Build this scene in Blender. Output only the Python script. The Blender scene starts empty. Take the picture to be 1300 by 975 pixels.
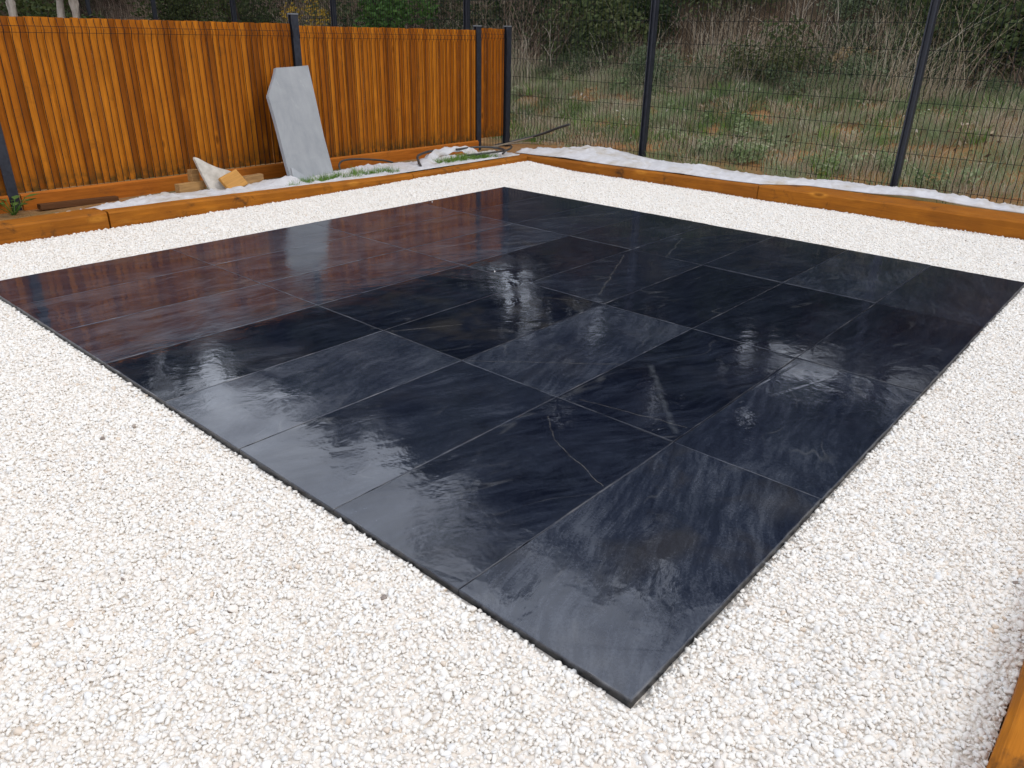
import bpy, bmesh, math, random
import numpy as np
from mathutils import Vector, Matrix, Euler

R = math.radians
random.seed(7)
rng = np.random.default_rng(7)
scene = bpy.context.scene
COL = scene.collection

# ------------------------------------------------------------------ camera
cam_d = bpy.data.cameras.new('camera')
cam_d.sensor_width = 36.0
cam_d.lens = 26.65
cam_d.clip_start = 0.02
cam_d.clip_end = 1500
cam = bpy.data.objects.new('camera', cam_d)
COL.objects.link(cam)
ROT = ((0.662731, -0.302523, 0.685031), (-0.748615, -0.290933, 0.595763), (0.019066, -0.907655, -0.419283))
m = Matrix.Identity(4)
for r in range(3):
    m[r][0], m[r][1], m[r][2] = ROT[r][0], -ROT[r][1], -ROT[r][2]
m.translation = (-1.0166, -0.5455, 1.22)
cam.matrix_world = m
scene.camera = cam

# ------------------------------------------------------------------ sky, sun, exposure
SUN_AZ, SUN_EL = (0.42, -0.80), R(47)      # direction towards the sun (x, y), elevation
world = bpy.data.worlds.new('World')
scene.world = world
world.use_nodes = True
wn, wl = world.node_tree.nodes, world.node_tree.links
wn.clear()
wo = wn.new('ShaderNodeOutputWorld')
wb = wn.new('ShaderNodeBackground')
sky = wn.new('ShaderNodeTexSky')
sky.sky_type = 'NISHITA'
sky.sun_disc = False
sky.sun_elevation = SUN_EL
sky.sun_rotation = math.atan2(SUN_AZ[0], SUN_AZ[1])
sky.air_density, sky.dust_density, sky.ozone_density = 1.0, 2.0, 1.0
wtc = wn.new('ShaderNodeTexCoord')
wno = wn.new('ShaderNodeTexNoise')
wno.inputs['Scale'].default_value = 2.2
wno.inputs['Detail'].default_value = 6
wcr = wn.new('ShaderNodeValToRGB')
wcr.color_ramp.elements[0].position, wcr.color_ramp.elements[1].position = 0.36, 0.62
wcr.color_ramp.elements[0].color, wcr.color_ramp.elements[1].color = (0.80, 0.80, 0.80, 1), (1.0, 1.0, 1.0, 1)
wmx = wn.new('ShaderNodeMix')
wmx.data_type = 'RGBA'
wmx.inputs['B'].default_value = (8.6, 9.2, 10.4, 1)      # even white cloud
wl.new(wtc.outputs['Generated'], wno.inputs['Vector'])
wl.new(wno.outputs['Fac'], wcr.inputs['Fac'])
wl.new(wcr.outputs['Color'], wmx.inputs['Factor'])
wl.new(sky.outputs['Color'], wmx.inputs['A'])
wl.new(wmx.outputs['Result'], wb.inputs['Color'])
wb.inputs['Strength'].default_value = 0.13
wl.new(wb.outputs['Background'], wo.inputs['Surface'])

sun_d = bpy.data.lights.new('sun', 'SUN')
sun_d.energy = 0.9
sun_d.angle = R(16)
sun_d.color = (1.0, 0.95, 0.88)
sun = bpy.data.objects.new('sun', sun_d)
COL.objects.link(sun)
sd = Vector((SUN_AZ[0], SUN_AZ[1], 0)).normalized() * math.cos(SUN_EL) + Vector((0, 0, math.sin(SUN_EL)))
sun.rotation_euler = sd.to_track_quat('Z', 'Y').to_euler()

vs = scene.view_settings
vs.view_transform = 'Standard'
vs.look = 'None'
vs.exposure = 0.17
vs.gamma = 1.0
vs.use_curve_mapping = False


# ------------------------------------------------------------------ helpers
def obj(name, me, mat=None, parent=None, loc=None, rot=None):
    o = bpy.data.objects.new(name, me)
    COL.objects.link(o)
    if mat is not None and me is not None and hasattr(me, 'materials') and len(me.materials) == 0:
        me.materials.append(mat)
    if parent is not None:
        o.parent = parent
    if loc is not None:
        o.location = loc
    if rot is not None:
        o.rotation_euler = rot
    return o


def tag(o, label=None, cat=None, group=None, kind=None):
    if label: o['label'] = label
    if cat: o['category'] = cat
    if group: o['group'] = group
    if kind: o['kind'] = kind
    return o


def empty(name, loc=(0, 0, 0), rot=(0, 0, 0)):
    o = bpy.data.objects.new(name, None)
    o.empty_display_size = 0.1
    COL.objects.link(o)
    o.location = loc
    o.rotation_euler = rot
    return o


def mesh(name, v, f, smooth=False):
    me = bpy.data.meshes.new(name)
    if isinstance(v, np.ndarray): v = v.tolist()
    if isinstance(f, np.ndarray): f = f.tolist()
    me.from_pydata(v, [], f)
    if smooth:
        me.polygons.foreach_set('use_smooth', [True] * len(me.polygons))
    me.update()
    return me


class MB:
    """collects boxes and tubes for one mesh"""
    def __init__(self):
        self.v, self.f = [], []

    def box(self, a, b):
        i = len(self.v)
        x0, y0, z0 = a
        x1, y1, z1 = b
        self.v += [(x0, y0, z0), (x1, y0, z0), (x1, y1, z0), (x0, y1, z0), (x0, y0, z1), (x1, y0, z1), (x1, y1, z1), (x0, y1, z1)]
        self.f += [(i, i+3, i+2, i+1), (i+4, i+5, i+6, i+7), (i, i+1, i+5, i+4), (i+1, i+2, i+6, i+5), (i+2, i+3, i+7, i+6), (i+3, i, i+4, i+7)]

    def tube(self, pts, r, n=6, cap=True):
        pts = [Vector(p) for p in pts]
        rr = r if hasattr(r, '__len__') else [r] * len(pts)
        base = len(self.v)
        up = Vector((0, 0, 1))
        for k, p in enumerate(pts):
            d = (pts[min(k+1, len(pts)-1)] - pts[max(k-1, 0)])
            d = d.normalized() if d.length > 1e-9 else Vector((0, 0, 1))
            a = d.cross(up)
            if a.length < 0.05: a = d.cross(Vector((1, 0, 0)))
            a.normalize()
            b = d.cross(a)
            for q in range(n):
                t = 2 * math.pi * q / n
                self.v.append(tuple(p + (a * math.cos(t) + b * math.sin(t)) * rr[k]))
        for k in range(len(pts)-1):
            for q in range(n):
                a0 = base + k*n + q
                a1 = base + k*n + (q+1) % n
                self.f.append((a0, a1, a1+n, a0+n))
        if cap:
            self.f.append(tuple(base + q for q in range(n))[::-1])
            self.f.append(tuple(base + (len(pts)-1)*n + q for q in range(n)))

    def build(self, name, mat, parent=None, smooth=False):
        return obj(name, mesh(name, self.v, self.f, smooth), mat, parent)


def bezier(pts, n=24):
    """Catmull-Rom through points"""
    P = [Vector(p) for p in pts]
    P = [P[0]*2 - P[1]] + P + [P[-1]*2 - P[-2]]
    out = []
    segs = len(P) - 3
    per = max(2, n // segs)
    for s in range(segs):
        p0, p1, p2, p3 = P[s:s+4]
        for k in range(per):
            t = k / per
            out.append(0.5 * ((2*p1) + (p2-p0)*t + (2*p0-5*p1+4*p2-p3)*t*t + (3*p1-p0-3*p2+p3)*t*t*t))
    out.append(P[-2])
    return out


def vnoise(x, y, seed=0, oct=4, scale=1.0):
    """cheap smooth value noise, vectorised"""
    x = np.asarray(x, float) * scale
    y = np.asarray(y, float) * scale
    tot = np.zeros(np.broadcast(x, y).shape)
    amp, norm = 1.0, 0.0
    for o in range(oct):
        xi, yi = np.floor(x).astype(np.int64), np.floor(y).astype(np.int64)
        fx, fy = x - xi, y - yi
        fx, fy = fx*fx*(3-2*fx), fy*fy*(3-2*fy)

        def h(a, b):
            q = (a * 374761393 + b * 668265263 + (seed + o*17) * 1274126177) & 0x7fffffff
            q = ((q ^ (q >> 13)) * 1274126177) & 0x7fffffff
            return ((q ^ (q >> 16)) & 0xffff) / 65535.0
        v = (h(xi, yi)*(1-fx) + h(xi+1, yi)*fx)*(1-fy) + (h(xi, yi+1)*(1-fx) + h(xi+1, yi+1)*fx)*fy
        tot += amp * v
        norm += amp
        amp *= 0.5
        x, y = x*2.03 + 5.1, y*2.03 + 1.7
    return tot / norm


# ------------------------------------------------------------------ materials
class NT:
    def __init__(self, name, rough=0.7, spec=0.3):
        self.m = bpy.data.materials.new(name)
        self.m.use_nodes = True
        self.t = self.m.node_tree
        self.b = self.t.nodes['Principled BSDF']
        self.b.inputs['Roughness'].default_value = rough
        self.b.inputs['Specular IOR Level'].default_value = spec

    def n(self, ty, **kw):
        nd = self.t.nodes.new(ty)
        for k, v in kw.items():
            setattr(nd, k, v)
        return nd

    def put(self, sock, v):
        if hasattr(v, 'is_linked') or hasattr(v, 'links'):
            self.t.links.new(v, sock)
        elif isinstance(v, (tuple, list)) and len(v) == 3 and sock.type == 'RGBA':
            sock.default_value = (*v, 1)
        else:
            sock.default_value = v
        return sock

    def math(self, op, a, b=0.0, c=0.0, clamp=False):
        nd = self.n('ShaderNodeMath', operation=op, use_clamp=clamp)
        self.put(nd.inputs[0], a); self.put(nd.inputs[1], b); self.put(nd.inputs[2], c)
        return nd.outputs[0]

    def vmath(self, op, a, b=(0, 0, 0)):
        nd = self.n('ShaderNodeVectorMath', operation=op)
        self.put(nd.inputs[0], a); self.put(nd.inputs[1], b)
        return nd.outputs['Value'] if op in ('DOT_PRODUCT', 'LENGTH', 'DISTANCE') else nd.outputs['Vector']

    def mix(self, f, a, b, blend='MIX'):
        nd = self.n('ShaderNodeMix', data_type='RGBA', blend_type=blend)
        self.put(nd.inputs['Factor'], f)
        self.put(nd.inputs['A'], a); self.put(nd.inputs['B'], b)
        return nd.outputs['Result']

    def ramp(self, f, p0, p1, v0=0.0, v1=1.0):
        nd = self.n('ShaderNodeMapRange', clamp=True)
        self.put(nd.inputs['Value'], f)
        nd.inputs['From Min'].default_value, nd.inputs['From Max'].default_value = p0, p1
        nd.inputs['To Min'].default_value, nd.inputs['To Max'].default_value = v0, v1
        return nd.outputs['Result']

    def noise(self, vec, scale, detail=3, rough=0.55, dist=0.0, w=None):
        nd = self.n('ShaderNodeTexNoise')
        if w is not None:
            nd.noise_dimensions = '4D'
            self.put(nd.inputs['W'], w)
        self.put(nd.inputs['Vector'], vec)
        nd.inputs['Scale'].default_value = scale
        nd.inputs['Detail'].default_value = detail
        nd.inputs['Roughness'].default_value = rough
        nd.inputs['Distortion'].default_value = dist
        return nd.outputs['Fac']

    def objco(self):
        return self.n('ShaderNodeTexCoord').outputs['Object']

    def mapping(self, vec, loc=(0, 0, 0), rot=(0, 0, 0), scale=(1, 1, 1)):
        nd = self.n('ShaderNodeMapping')
        self.put(nd.inputs['Vector'], vec)
        self.put(nd.inputs['Location'], loc); self.put(nd.inputs['Rotation'], rot); self.put(nd.inputs['Scale'], scale)
        return nd.outputs['Vector']

    def rand(self):
        return self.n('ShaderNodeObjectInfo').outputs['Random']

    def attr(self, name, ty='GEOMETRY', out='Fac'):
        return self.n('ShaderNodeAttribute', attribute_type=ty, attribute_name=name).outputs[out]

    def color(self, v): self.put(self.b.inputs['Base Color'], v)
    def rough(self, v): self.put(self.b.inputs['Roughness'], v)

    def bump(self, h, strength=0.4, dist=0.01):
        nd = self.n('ShaderNodeBump')
        nd.inputs['Strength'].default_value = strength
        nd.inputs['Distance'].default_value = dist
        self.put(nd.inputs['Height'], h)
        self.t.links.new(nd.outputs['Normal'], self.b.inputs['Normal'])


def wood_mat(name, dark, mid, light, axis, stain=(0.05, 0.03, 0.02), stain_amt=0.5, bump=0.35, vary=0.8, knots=True):
    """grain along the given axis, tone varied per object"""
    M = NT(name, 0.68, 0.10)
    rnd = M.rand()
    sc = [1, 1, 1]
    sc[axis] = 0.05
    co = M.objco()
    w = M.math('MULTIPLY', rnd, 37.0)
    st = M.mapping(co, scale=tuple(sc))
    g1 = M.noise(st, 60, 4, 0.6, 0.6, w)
    g2 = M.noise(st, 220, 3, 0.6, 0.2, w)
    big = M.noise(co, 4.0, 3, 0.6, 0, w)
    tone = M.math('ADD', M.math('MULTIPLY', rnd, vary), M.math('MULTIPLY', M.math('SUBTRACT', big, 0.5), 0.9))
    c = M.mix(M.ramp(tone, 0.0, 0.45), dark, mid)
    c = M.mix(M.ramp(tone, 0.4, 1.0), c, light)
    gr = M.ramp(M.math('ADD', M.math('MULTIPLY', g1, 0.7), M.math('MULTIPLY', g2, 0.3)), 0.35, 0.66)
    c = M.mix(M.math('MULTIPLY', M.math('SUBTRACT', 1.0, gr), 0.55), c, tuple(0.35*x for x in dark))
    if knots:
        vs_ = [9, 9, 9]
        vs_[axis] = 3.2
        vo = M.n('ShaderNodeTexVoronoi', voronoi_dimensions='4D')
        M.put(vo.inputs['Vector'], M.mapping(co, scale=tuple(vs_)))
        M.put(vo.inputs['W'], w)
        vo.inputs['Scale'].default_value = 1.0
        k = M.ramp(vo.outputs['Distance'], 0.07, 0.16, 1, 0)
        c = M.mix(M.math('MULTIPLY', k, 0.75), c, tuple(0.3*x for x in mid))
        k2 = M.math('MULTIPLY', M.ramp(vo.outputs['Distance'], 0.16, 0.30, 1, 0), M.ramp(vo.outputs['Distance'], 0.1, 0.17, 0, 1))
        c = M.mix(M.math('MULTIPLY', k2, 0.4), c, light)
    s = M.ramp(M.noise(co, 6.0, 6, 0.7, 0.5, w), 0.57, 0.70)
    c = M.mix(M.math('MULTIPLY', s, stain_amt), c, stain)
    if axis == 2:
        sz = M.n('ShaderNodeSeparateXYZ')
        M.put(sz.inputs[0], co)
        low = M.math('MULTIPLY', M.ramp(sz.outputs['Z'], 0.02, 0.16, 1, 0), M.ramp(M.noise(co, 16, 3, 0.6, 0, w), 0.38, 0.60))
        c = M.mix(M.math('MULTIPLY', low, 0.8), c, (0.05, 0.04, 0.012))
    M.color(c)
    M.rough(M.ramp(g1, 0.3, 0.7, 0.5, 0.75))
    M.bump(M.math('ADD', M.math('MULTIPLY', g1, 0.6), M.math('MULTIPLY', g2, 0.4)), bump, 0.004)
    return M.m


MAT = {}
MAT['slat'] = wood_mat('slat_wood', (0.27, 0.076, 0.006), (0.43, 0.122, 0.007), (0.62, 0.205, 0.014), 2, (0.15, 0.055, 0.010), 0.5, 0.35, 1.0)
MAT['sleeper'] = wood_mat('sleeper_wood', (0.32, 0.105, 0.012), (0.52, 0.180, 0.016), (0.70, 0.300, 0.040), 0, (0.040, 0.022, 0.012), 0.95, 0.8)
MAT['kick'] = wood_mat('kickboard_wood', (0.36, 0.10, 0.014), (0.46, 0.135, 0.016), (0.52, 0.17, 0.022), 0, (0.10, 0.045, 0.02), 0.5, 0.4)
MAT['offcut'] = wood_mat('offcut_wood', (0.30, 0.17, 0.07), (0.42, 0.24, 0.10), (0.55, 0.30, 0.10), 0, (0.2, 0.12, 0.06), 0.4)
MAT['tilewood'] = wood_mat('square_offcut_wood', (0.55, 0.27, 0.07), (0.6, 0.3, 0.08), (0.66, 0.36, 0.11), 0, (0.4, 0.16, 0.03), 0.4)
MAT['oldplank'] = wood_mat('old_plank_wood', (0.10, 0.045, 0.02), (0.17, 0.07, 0.028), (0.22, 0.10, 0.04), 0, (0.05, 0.03, 0.02), 0.6)

M = NT('post_paint', 0.42, 0.5)
nz = M.noise(M.objco(), 45, 4)
M.color(M.mix(M.ramp(nz, 0.4, 0.7), (0.012, 0.014, 0.022), (0.022, 0.026, 0.038)))
M.rough(M.ramp(nz, 0.3, 0.7, 0.36, 0.55))
M.bump(nz, 0.1, 0.002)
MAT['post'] = M.m

M = NT('post_cap_plastic', 0.5, 0.5)
M.color(M.mix(M.noise(M.objco(), 60), (0.10, 0.11, 0.12), (0.2, 0.21, 0.22)))
MAT['cap'] = M.m
M = NT('wire_paint', 0.85, 0.12)
M.color(M.mix(M.noise(M.objco(), 8), (0.008, 0.010, 0.012), (0.018, 0.022, 0.024)))
MAT['wire'] = M.m
M = NT('hose_plastic', 0.5, 0.4)
M.color(M.mix(M.noise(M.objco(), 30), (0.02, 0.02, 0.022), (0.07, 0.065, 0.06)))
MAT['hose'] = M.m

# slate: every slab carries tone, streak angle, stain and one drawn crack of its own
M = NT('wet_slate', 0.1, 0.5)
M.b.inputs['IOR'].default_value = 1.62
M.b.inputs['Coat Weight'].default_value = 0.9        # the film of rain water
M.b.inputs['Coat IOR'].default_value = 1.36
M.b.inputs['Coat Roughness'].default_value = 0.03
co = M.objco()
w = M.math('MULTIPLY', M.rand(), 53.0)
tone = M.attr('tone', 'OBJECT')
ang = M.attr('grain_angle', 'OBJECT')
stain = M.attr('stain', 'OBJECT')
rotv = M.n('ShaderNodeCombineXYZ')
M.put(rotv.inputs['Z'], ang)
cr = M.mapping(co, rot=rotv.outputs[0])
warp = M.n('ShaderNodeTexNoise', noise_dimensions='4D')
M.put(warp.inputs['Vector'], co); M.put(warp.inputs['W'], w)
warp.inputs['Scale'].default_value = 2.2
warp.inputs['Detail'].default_value = 2
wv = M.vmath('SCALE', M.vmath('SUBTRACT', warp.outputs['Color'], (0.5, 0.5, 0.5)))
wv.node.inputs['Scale'].default_value = 0.22
cw = M.vmath('ADD', cr, wv)
st = M.mapping(cw, scale=(0.14, 1.0, 1.0))
s1 = M.noise(st, 11, 6, 0.68, 0.5, w)
s2 = M.noise(st, 46, 5, 0.66, 0.3, w)
cl = M.noise(co, 2.6, 5, 0.6, 0.6, w)
fine = M.noise(co, 130, 3, 0.6, 0, w)
t = M.math('ADD', tone, M.math('MULTIPLY', M.math('SUBTRACT', cl, 0.5), 0.85))
t = M.math('ADD', t, M.math('MULTIPLY', M.math('SUBTRACT', s1, 0.5), M.ramp(M.rand(), 0, 1, 0.5, 1.5)))
t = M.math('ADD', t, M.math('MULTIPLY', M.math('SUBTRACT', s2, 0.5), M.ramp(M.math('FRACT', M.math('MULTIPLY', M.rand(), 7.3)), 0, 1, 0.75, 1.5)))
t = M.math('ADD', t, M.math('MULTIPLY', M.math('SUBTRACT', fine, 0.5), 0.8))
c = M.mix(M.ramp(t, -0.1, 0.55), (0.0040, 0.0056, 0.0125), (0.020, 0.0248, 0.039))
c = M.mix(M.ramp(t, 0.5, 1.2), c, (0.078, 0.086, 0.106))
bs = M.math('MULTIPLY', M.ramp(M.noise(cw, 3.3, 4, 0.6, 0.8, M.math('ADD', w, 9.0)), 0.52, 0.68), stain)
c = M.mix(M.math('MULTIPLY', bs, 0.40), c, (0.056, 0.049, 0.041))
# pale thin natural veins
vn = M.noise(M.mapping(cw, scale=(0.28, 1, 1)), 2.6, 3, 0.5, 0.35, M.math('ADD', w, 3.0))
vein = M.ramp(M.math('ABSOLUTE', M.math('SUBTRACT', vn, 0.5)), 0.0, 0.007, 1, 0)
vein = M.math('MULTIPLY', vein, M.ramp(M.noise(co, 5, 3, 0.6, 0, w), 0.47, 0.62))
c = M.mix(M.math('MULTIPLY', vein, 0.30), c, (0.14, 0.14, 0.14))
# the one long crack or scuff of the slab, between two points in slab coordinates
for nm in ('a', 'b'):
    p0, p1 = M.attr('crack_start_' + nm, 'OBJECT', 'Vector'), M.attr('crack_end_' + nm, 'OBJECT', 'Vector')
    wid = M.attr('crack_width_' + nm, 'OBJECT')
    jit = M.vmath('SCALE', M.vmath('SUBTRACT', M.n('ShaderNodeTexNoise').outputs['Color'], (0.5, 0.5, 0.5)))
    jn = jit.node.inputs[0].links[0].from_node.inputs[0].links[0].from_node
    M.put(jn.inputs['Vector'], co)
    jn.inputs['Scale'].default_value = 11
    jn.inputs['Detail'].default_value = 5
    jit.node.inputs['Scale'].default_value = 0.034
    flat = M.vmath('MULTIPLY', M.vmath('ADD', co, jit), (1, 1, 0))
    pa, ba = M.vmath('SUBTRACT', flat, p0), M.vmath('SUBTRACT', p1, p0)
    hh = M.math('DIVIDE', M.vmath('DOT_PRODUCT', pa, ba), M.math('MAXIMUM', M.vmath('DOT_PRODUCT', ba, ba), 1e-5), clamp=True)
    prj = M.n('ShaderNodeVectorMath', operation='SCALE')
    M.put(prj.inputs[0], ba); M.put(prj.inputs['Scale'], hh)
    dd = M.vmath('LENGTH', M.vmath('SUBTRACT', pa, prj.outputs[0]))
    q = M.math('DIVIDE', dd, M.math('MAXIMUM', wid, 1e-5))
    q = M.math('MULTIPLY', M.ramp(q, 0.1, 1.0, 1, 0), M.ramp(M.noise(co, 28, 3), 0.33, 0.55, 0.25, 1.0))
    q = M.math('MULTIPLY', q, M.ramp(wid, 0.0004, 0.0006))
    c = M.mix(M.math('MULTIPLY', q, M.ramp(wid, 0.004, 0.014, 0.42, 0.30)), c, M.mix(M.ramp(wid, 0.004, 0.012), (0.17, 0.155, 0.13), (0.13, 0.14, 0.15)))
# worn pale arris around the border
sx = M.n('ShaderNodeSeparateXYZ')
M.put(sx.inputs[0], co)
dx = M.math('MINIMUM', sx.outputs['X'], M.math('SUBTRACT', M.attr('length', 'OBJECT'), sx.outputs['X']))
dy = M.math('MINIMUM', sx.outputs['Y'], M.math('SUBTRACT', M.attr('depth', 'OBJECT'), sx.outputs['Y']))
ed = M.math('MINIMUM', dx, dy)
edm = M.math('MULTIPLY', M.ramp(ed, 0.0015, 0.006, 1, 0), M.ramp(M.noise(co, 6, 4, 0.65, 0, w), 0.50, 0.66))
edm = M.math('MULTIPLY', edm, M.ramp(sx.outputs['Z'], -0.006, -0.002))
c = M.mix(M.math('MULTIPLY', edm, 0.55), c, (0.17, 0.165, 0.16))
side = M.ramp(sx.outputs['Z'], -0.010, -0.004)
c = M.mix(side, (0.005, 0.006, 0.008), c)  # slab sides near black: wet sawn stone with its shade painted into the colour
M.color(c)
wet = M.noise(co, 3.0, 4, 0.6, 0.5, M.math('ADD', w, 20.0))
M.put(M.b.inputs['Coat Weight'], M.math('MULTIPLY', M.math('MULTIPLY', M.ramp(wet, 0.36, 0.66, 1.0, 0.35), M.attr('wetness', 'OBJECT')), M.ramp(ed, 0.0024, 0.0034)))
M.rough(M.math('MAXIMUM', M.ramp(ed, 0.0024, 0.0034, 0.34, 0.0), M.math('ADD', M.ramp(wet, 0.38, 0.66, 0.035, 0.17), M.math('MULTIPLY', M.ramp(t, 0.3, 1.0), 0.07))))
rip = M.noise(M.mapping(cw, scale=(0.45, 1, 1)), 24, 3, 0.6, 0.4, w)
h = M.math('ADD', M.math('MULTIPLY', M.noise(cw, 5.0, 4, 0.6, 0, w), 1.0), M.math('MULTIPLY', rip, 0.16))
h = M.math('ADD', h, M.math('MULTIPLY', s2, 0.07))
M.bump(h, 0.5, 0.0035)
M.t.links.new(M.b.inputs['Normal'].links[0].from_socket, M.b.inputs['Coat Normal'])
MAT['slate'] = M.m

M = NT('dry_slate', 0.55, 0.35)
co = M.objco()
a = M.noise(co, 3.5, 6, 0.65, 0.6)
b_ = M.noise(M.mapping(co, rot=(0, 0, 0.9), scale=(1, 0.2, 1)), 14, 5, 0.6, 0.4)
f_ = M.noise(co, 160, 3)
k = M.math('ADD', M.math('MULTIPLY', a, 0.5), M.math('ADD', M.math('MULTIPLY', b_, 0.3), M.math('MULTIPLY', f_, 0.2)))
c = M.mix(M.ramp(k, 0.36, 0.64), (0.262, 0.274, 0.286), (0.375, 0.381, 0.387))
sp = M.ramp(M.noise(M.mapping(co, scale=(1, 0.35, 1)), 10, 4, 0.7, 0.5), 0.62, 0.70)
c = M.mix(M.math('MULTIPLY', sp, 0.5), c, (0.47, 0.47, 0.46))
M.color(c)
M.bump(M.math('ADD', a, M.math('MULTIPLY', f_, 0.2)), 0.3, 0.004)
MAT['dryslate'] = M.m

M = NT('pale_stone', 0.8, 0.2)
a = M.noise(M.objco(), 14, 5)
M.color(M.mix(M.ramp(a, 0.35, 0.65), (0.42, 0.38, 0.32), (0.62, 0.57, 0.50)))
M.bump(a, 0.5, 0.01)
MAT['palestone'] = M.m

M = NT('gravel_pebble', 0.62, 0.3)
ti = M.attr('tint', 'INSTANCER')
co = M.objco()
nz = M.noise(co, 0.9, 3, 0.6, 0, M.math('MULTIPLY', ti, 91.0))
c = M.mix(M.ramp(ti, 0.0, 0.55), (0.825, 0.785, 0.72), (0.78, 0.73, 0.66))
c = M.mix(M.ramp(ti, 0.60, 0.80), c, (0.77, 0.70, 0.62))
c = M.mix(M.ramp(ti, 0.80, 0.90), c, (0.755, 0.735, 0.70))
c = M.mix(M.ramp(ti, 0.965, 0.998), c, (0.68, 0.56, 0.44))
c = M.mix(M.ramp(ti, 0.9990, 0.9994), c, (0.25, 0.20, 0.17))
c = M.mix(M.math('MULTIPLY', M.ramp(nz, 0.48, 0.75), 0.30), c, (0.74, 0.66, 0.57))
M.color(c)
MAT['pebble'] = M.m

M = NT('gravel_base', 0.9, 0.1)
co = M.objco()
vo = M.n('ShaderNodeTexVoronoi')
M.put(vo.inputs['Vector'], co)
vo.inputs['Scale'].default_value = 75
c = M.mix(M.ramp(vo.outputs['Distance'], 0.1, 0.75), (0.82, 0.76, 0.68), (0.74, 0.66, 0.57))
M.color(c)
M.bump(M.math('SUBTRACT', 1.0, vo.outputs['Distance']), 0.6, 0.006)
MAT['gravelbase'] = M.m

M = NT('bedding_dark', 0.95, 0.1)
M.color(M.mix(M.noise(M.objco(), 60), (0.012, 0.011, 0.010), (0.035, 0.032, 0.03)))
MAT['bedding'] = M.m

M = NT('geotextile', 0.85, 0.1)
co = M.objco()
d1 = M.noise(co, 3.0, 6, 0.68, 0.5)
d2 = M.noise(co, 16, 5, 0.65)
c = M.mix(M.ramp(d2, 0.35, 0.7), (0.60, 0.58, 0.575), (0.49, 0.47, 0.465))
c = M.mix(M.math('MULTIPLY', M.ramp(d1, 0.48, 0.70), 0.85), c, (0.42, 0.35, 0.26))
c = M.mix(M.math('MULTIPLY', M.ramp(M.math('MULTIPLY', d1, d2), 0.34, 0.44), 0.6), c, (0.22, 0.15, 0.09))
M.color(c)
M.bump(M.math('ADD', d2, M.math('MULTIPLY', M.noise(co, 240, 2), 0.25)), 0.35, 0.004)
MAT['cloth'] = M.m

M = NT('soil_ground', 0.95, 0.1)
co = M.objco()
n1 = M.noise(co, 0.55, 6, 0.66, 0.6)
n2 = M.noise(co, 3.2, 6, 0.7, 0.5)
n3 = M.noise(co, 22, 5, 0.7)
c = M.mix(M.ramp(n2, 0.36, 0.62), (0.29, 0.130, 0.045), (0.40, 0.21, 0.085))
c = M.mix(M.ramp(n1, 0.44, 0.60), c, (0.15, 0.13, 0.055))
c = M.mix(M.math('MULTIPLY', M.ramp(n3, 0.5, 0.7), 0.6), c, (0.24, 0.19, 0.125))
c = M.mix(M.math('MULTIPLY', M.ramp(n3, 0.30, 0.44, 1, 0), 0.55), c, (0.055, 0.045, 0.022))
sz = M.n('ShaderNodeSeparateXYZ')
M.put(sz.inputs[0], co)
lit = M.ramp(M.math('ADD', sz.outputs['Z'], M.math('MULTIPLY', M.math('SUBTRACT', n2, 0.5), 1.2)), 0.45, 1.0)
c = M.mix(M.math('MULTIPLY', lit, 0.92), c, M.mix(n3, (0.035, 0.026, 0.018), (0.11, 0.075, 0.05)))
M.color(c)
M.bump(M.math('ADD', n2, M.math('MULTIPLY', n3, 0.5)), 0.8, 0.05)
MAT['soil'] = M.m


def plant_mat(name, cols, trans=0.25, instancer=True):
    M = NT(name, 0.7, 0.2)
    t_ = M.attr('tint', 'INSTANCER') if instancer else M.rand()
    lf = M.attr('leaf')
    v = M.math('ADD', M.math('MULTIPLY', t_, 0.7), M.math('MULTIPLY', lf, 0.45))
    c = cols[0]
    n = len(cols) - 1
    for k in range(n):
        c = M.mix(M.ramp(v, 0.08 + k/n, 0.08 + (k+0.8)/n), c, cols[k+1])
    M.color(c)
    tr = M.n('ShaderNodeBsdfTranslucent')
    M.put(tr.inputs['Color'], c)
    mx = M.n('ShaderNodeMixShader')
    mx.inputs[0].default_value = trans
    out = M.t.nodes['Material Output']
    M.t.links.new(M.b.outputs[0], mx.inputs[1])
    M.t.links.new(tr.outputs[0], mx.inputs[2])
    M.t.links.new(mx.outputs[0], out.inputs['Surface'])
    return M.m


MAT['grass'] = plant_mat('green_grass_blades', [(0.10, 0.15, 0.065), (0.19, 0.25, 0.105), (0.30, 0.34, 0.18), (0.41, 0.40, 0.26)])
MAT['bushleaf'] = plant_mat('grey_green_bush_leaves', [(0.035, 0.055, 0.022), (0.075, 0.105, 0.045), (0.13, 0.165, 0.08), (0.22, 0.25, 0.15)])
MAT['lush'] = plant_mat('fresh_grass_blades', [(0.08, 0.16, 0.025), (0.13, 0.25, 0.035), (0.2, 0.32, 0.06)])
MAT['dry'] = plant_mat('dry_grass_blades', [(0.24, 0.165, 0.11), (0.36, 0.27, 0.18), (0.50, 0.41, 0.29), (0.62, 0.55, 0.43)])
MAT['brush'] = plant_mat('dry_brush_stems', [(0.07, 0.045, 0.035), (0.16, 0.10, 0.07), (0.30, 0.20, 0.145), (0.58, 0.48, 0.37)], 0.1)
MAT['leafdark'] = plant_mat('dark_leaves', [(0.015, 0.026, 0.010), (0.034, 0.055, 0.018), (0.075, 0.10, 0.034), (0.14, 0.155, 0.06)])
MAT['leafbush'] = plant_mat('shrub_leaves', [(0.018, 0.030, 0.010), (0.035, 0.052, 0.016), (0.06, 0.078, 0.024), (0.10, 0.11, 0.04)], 0.25, False)
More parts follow.
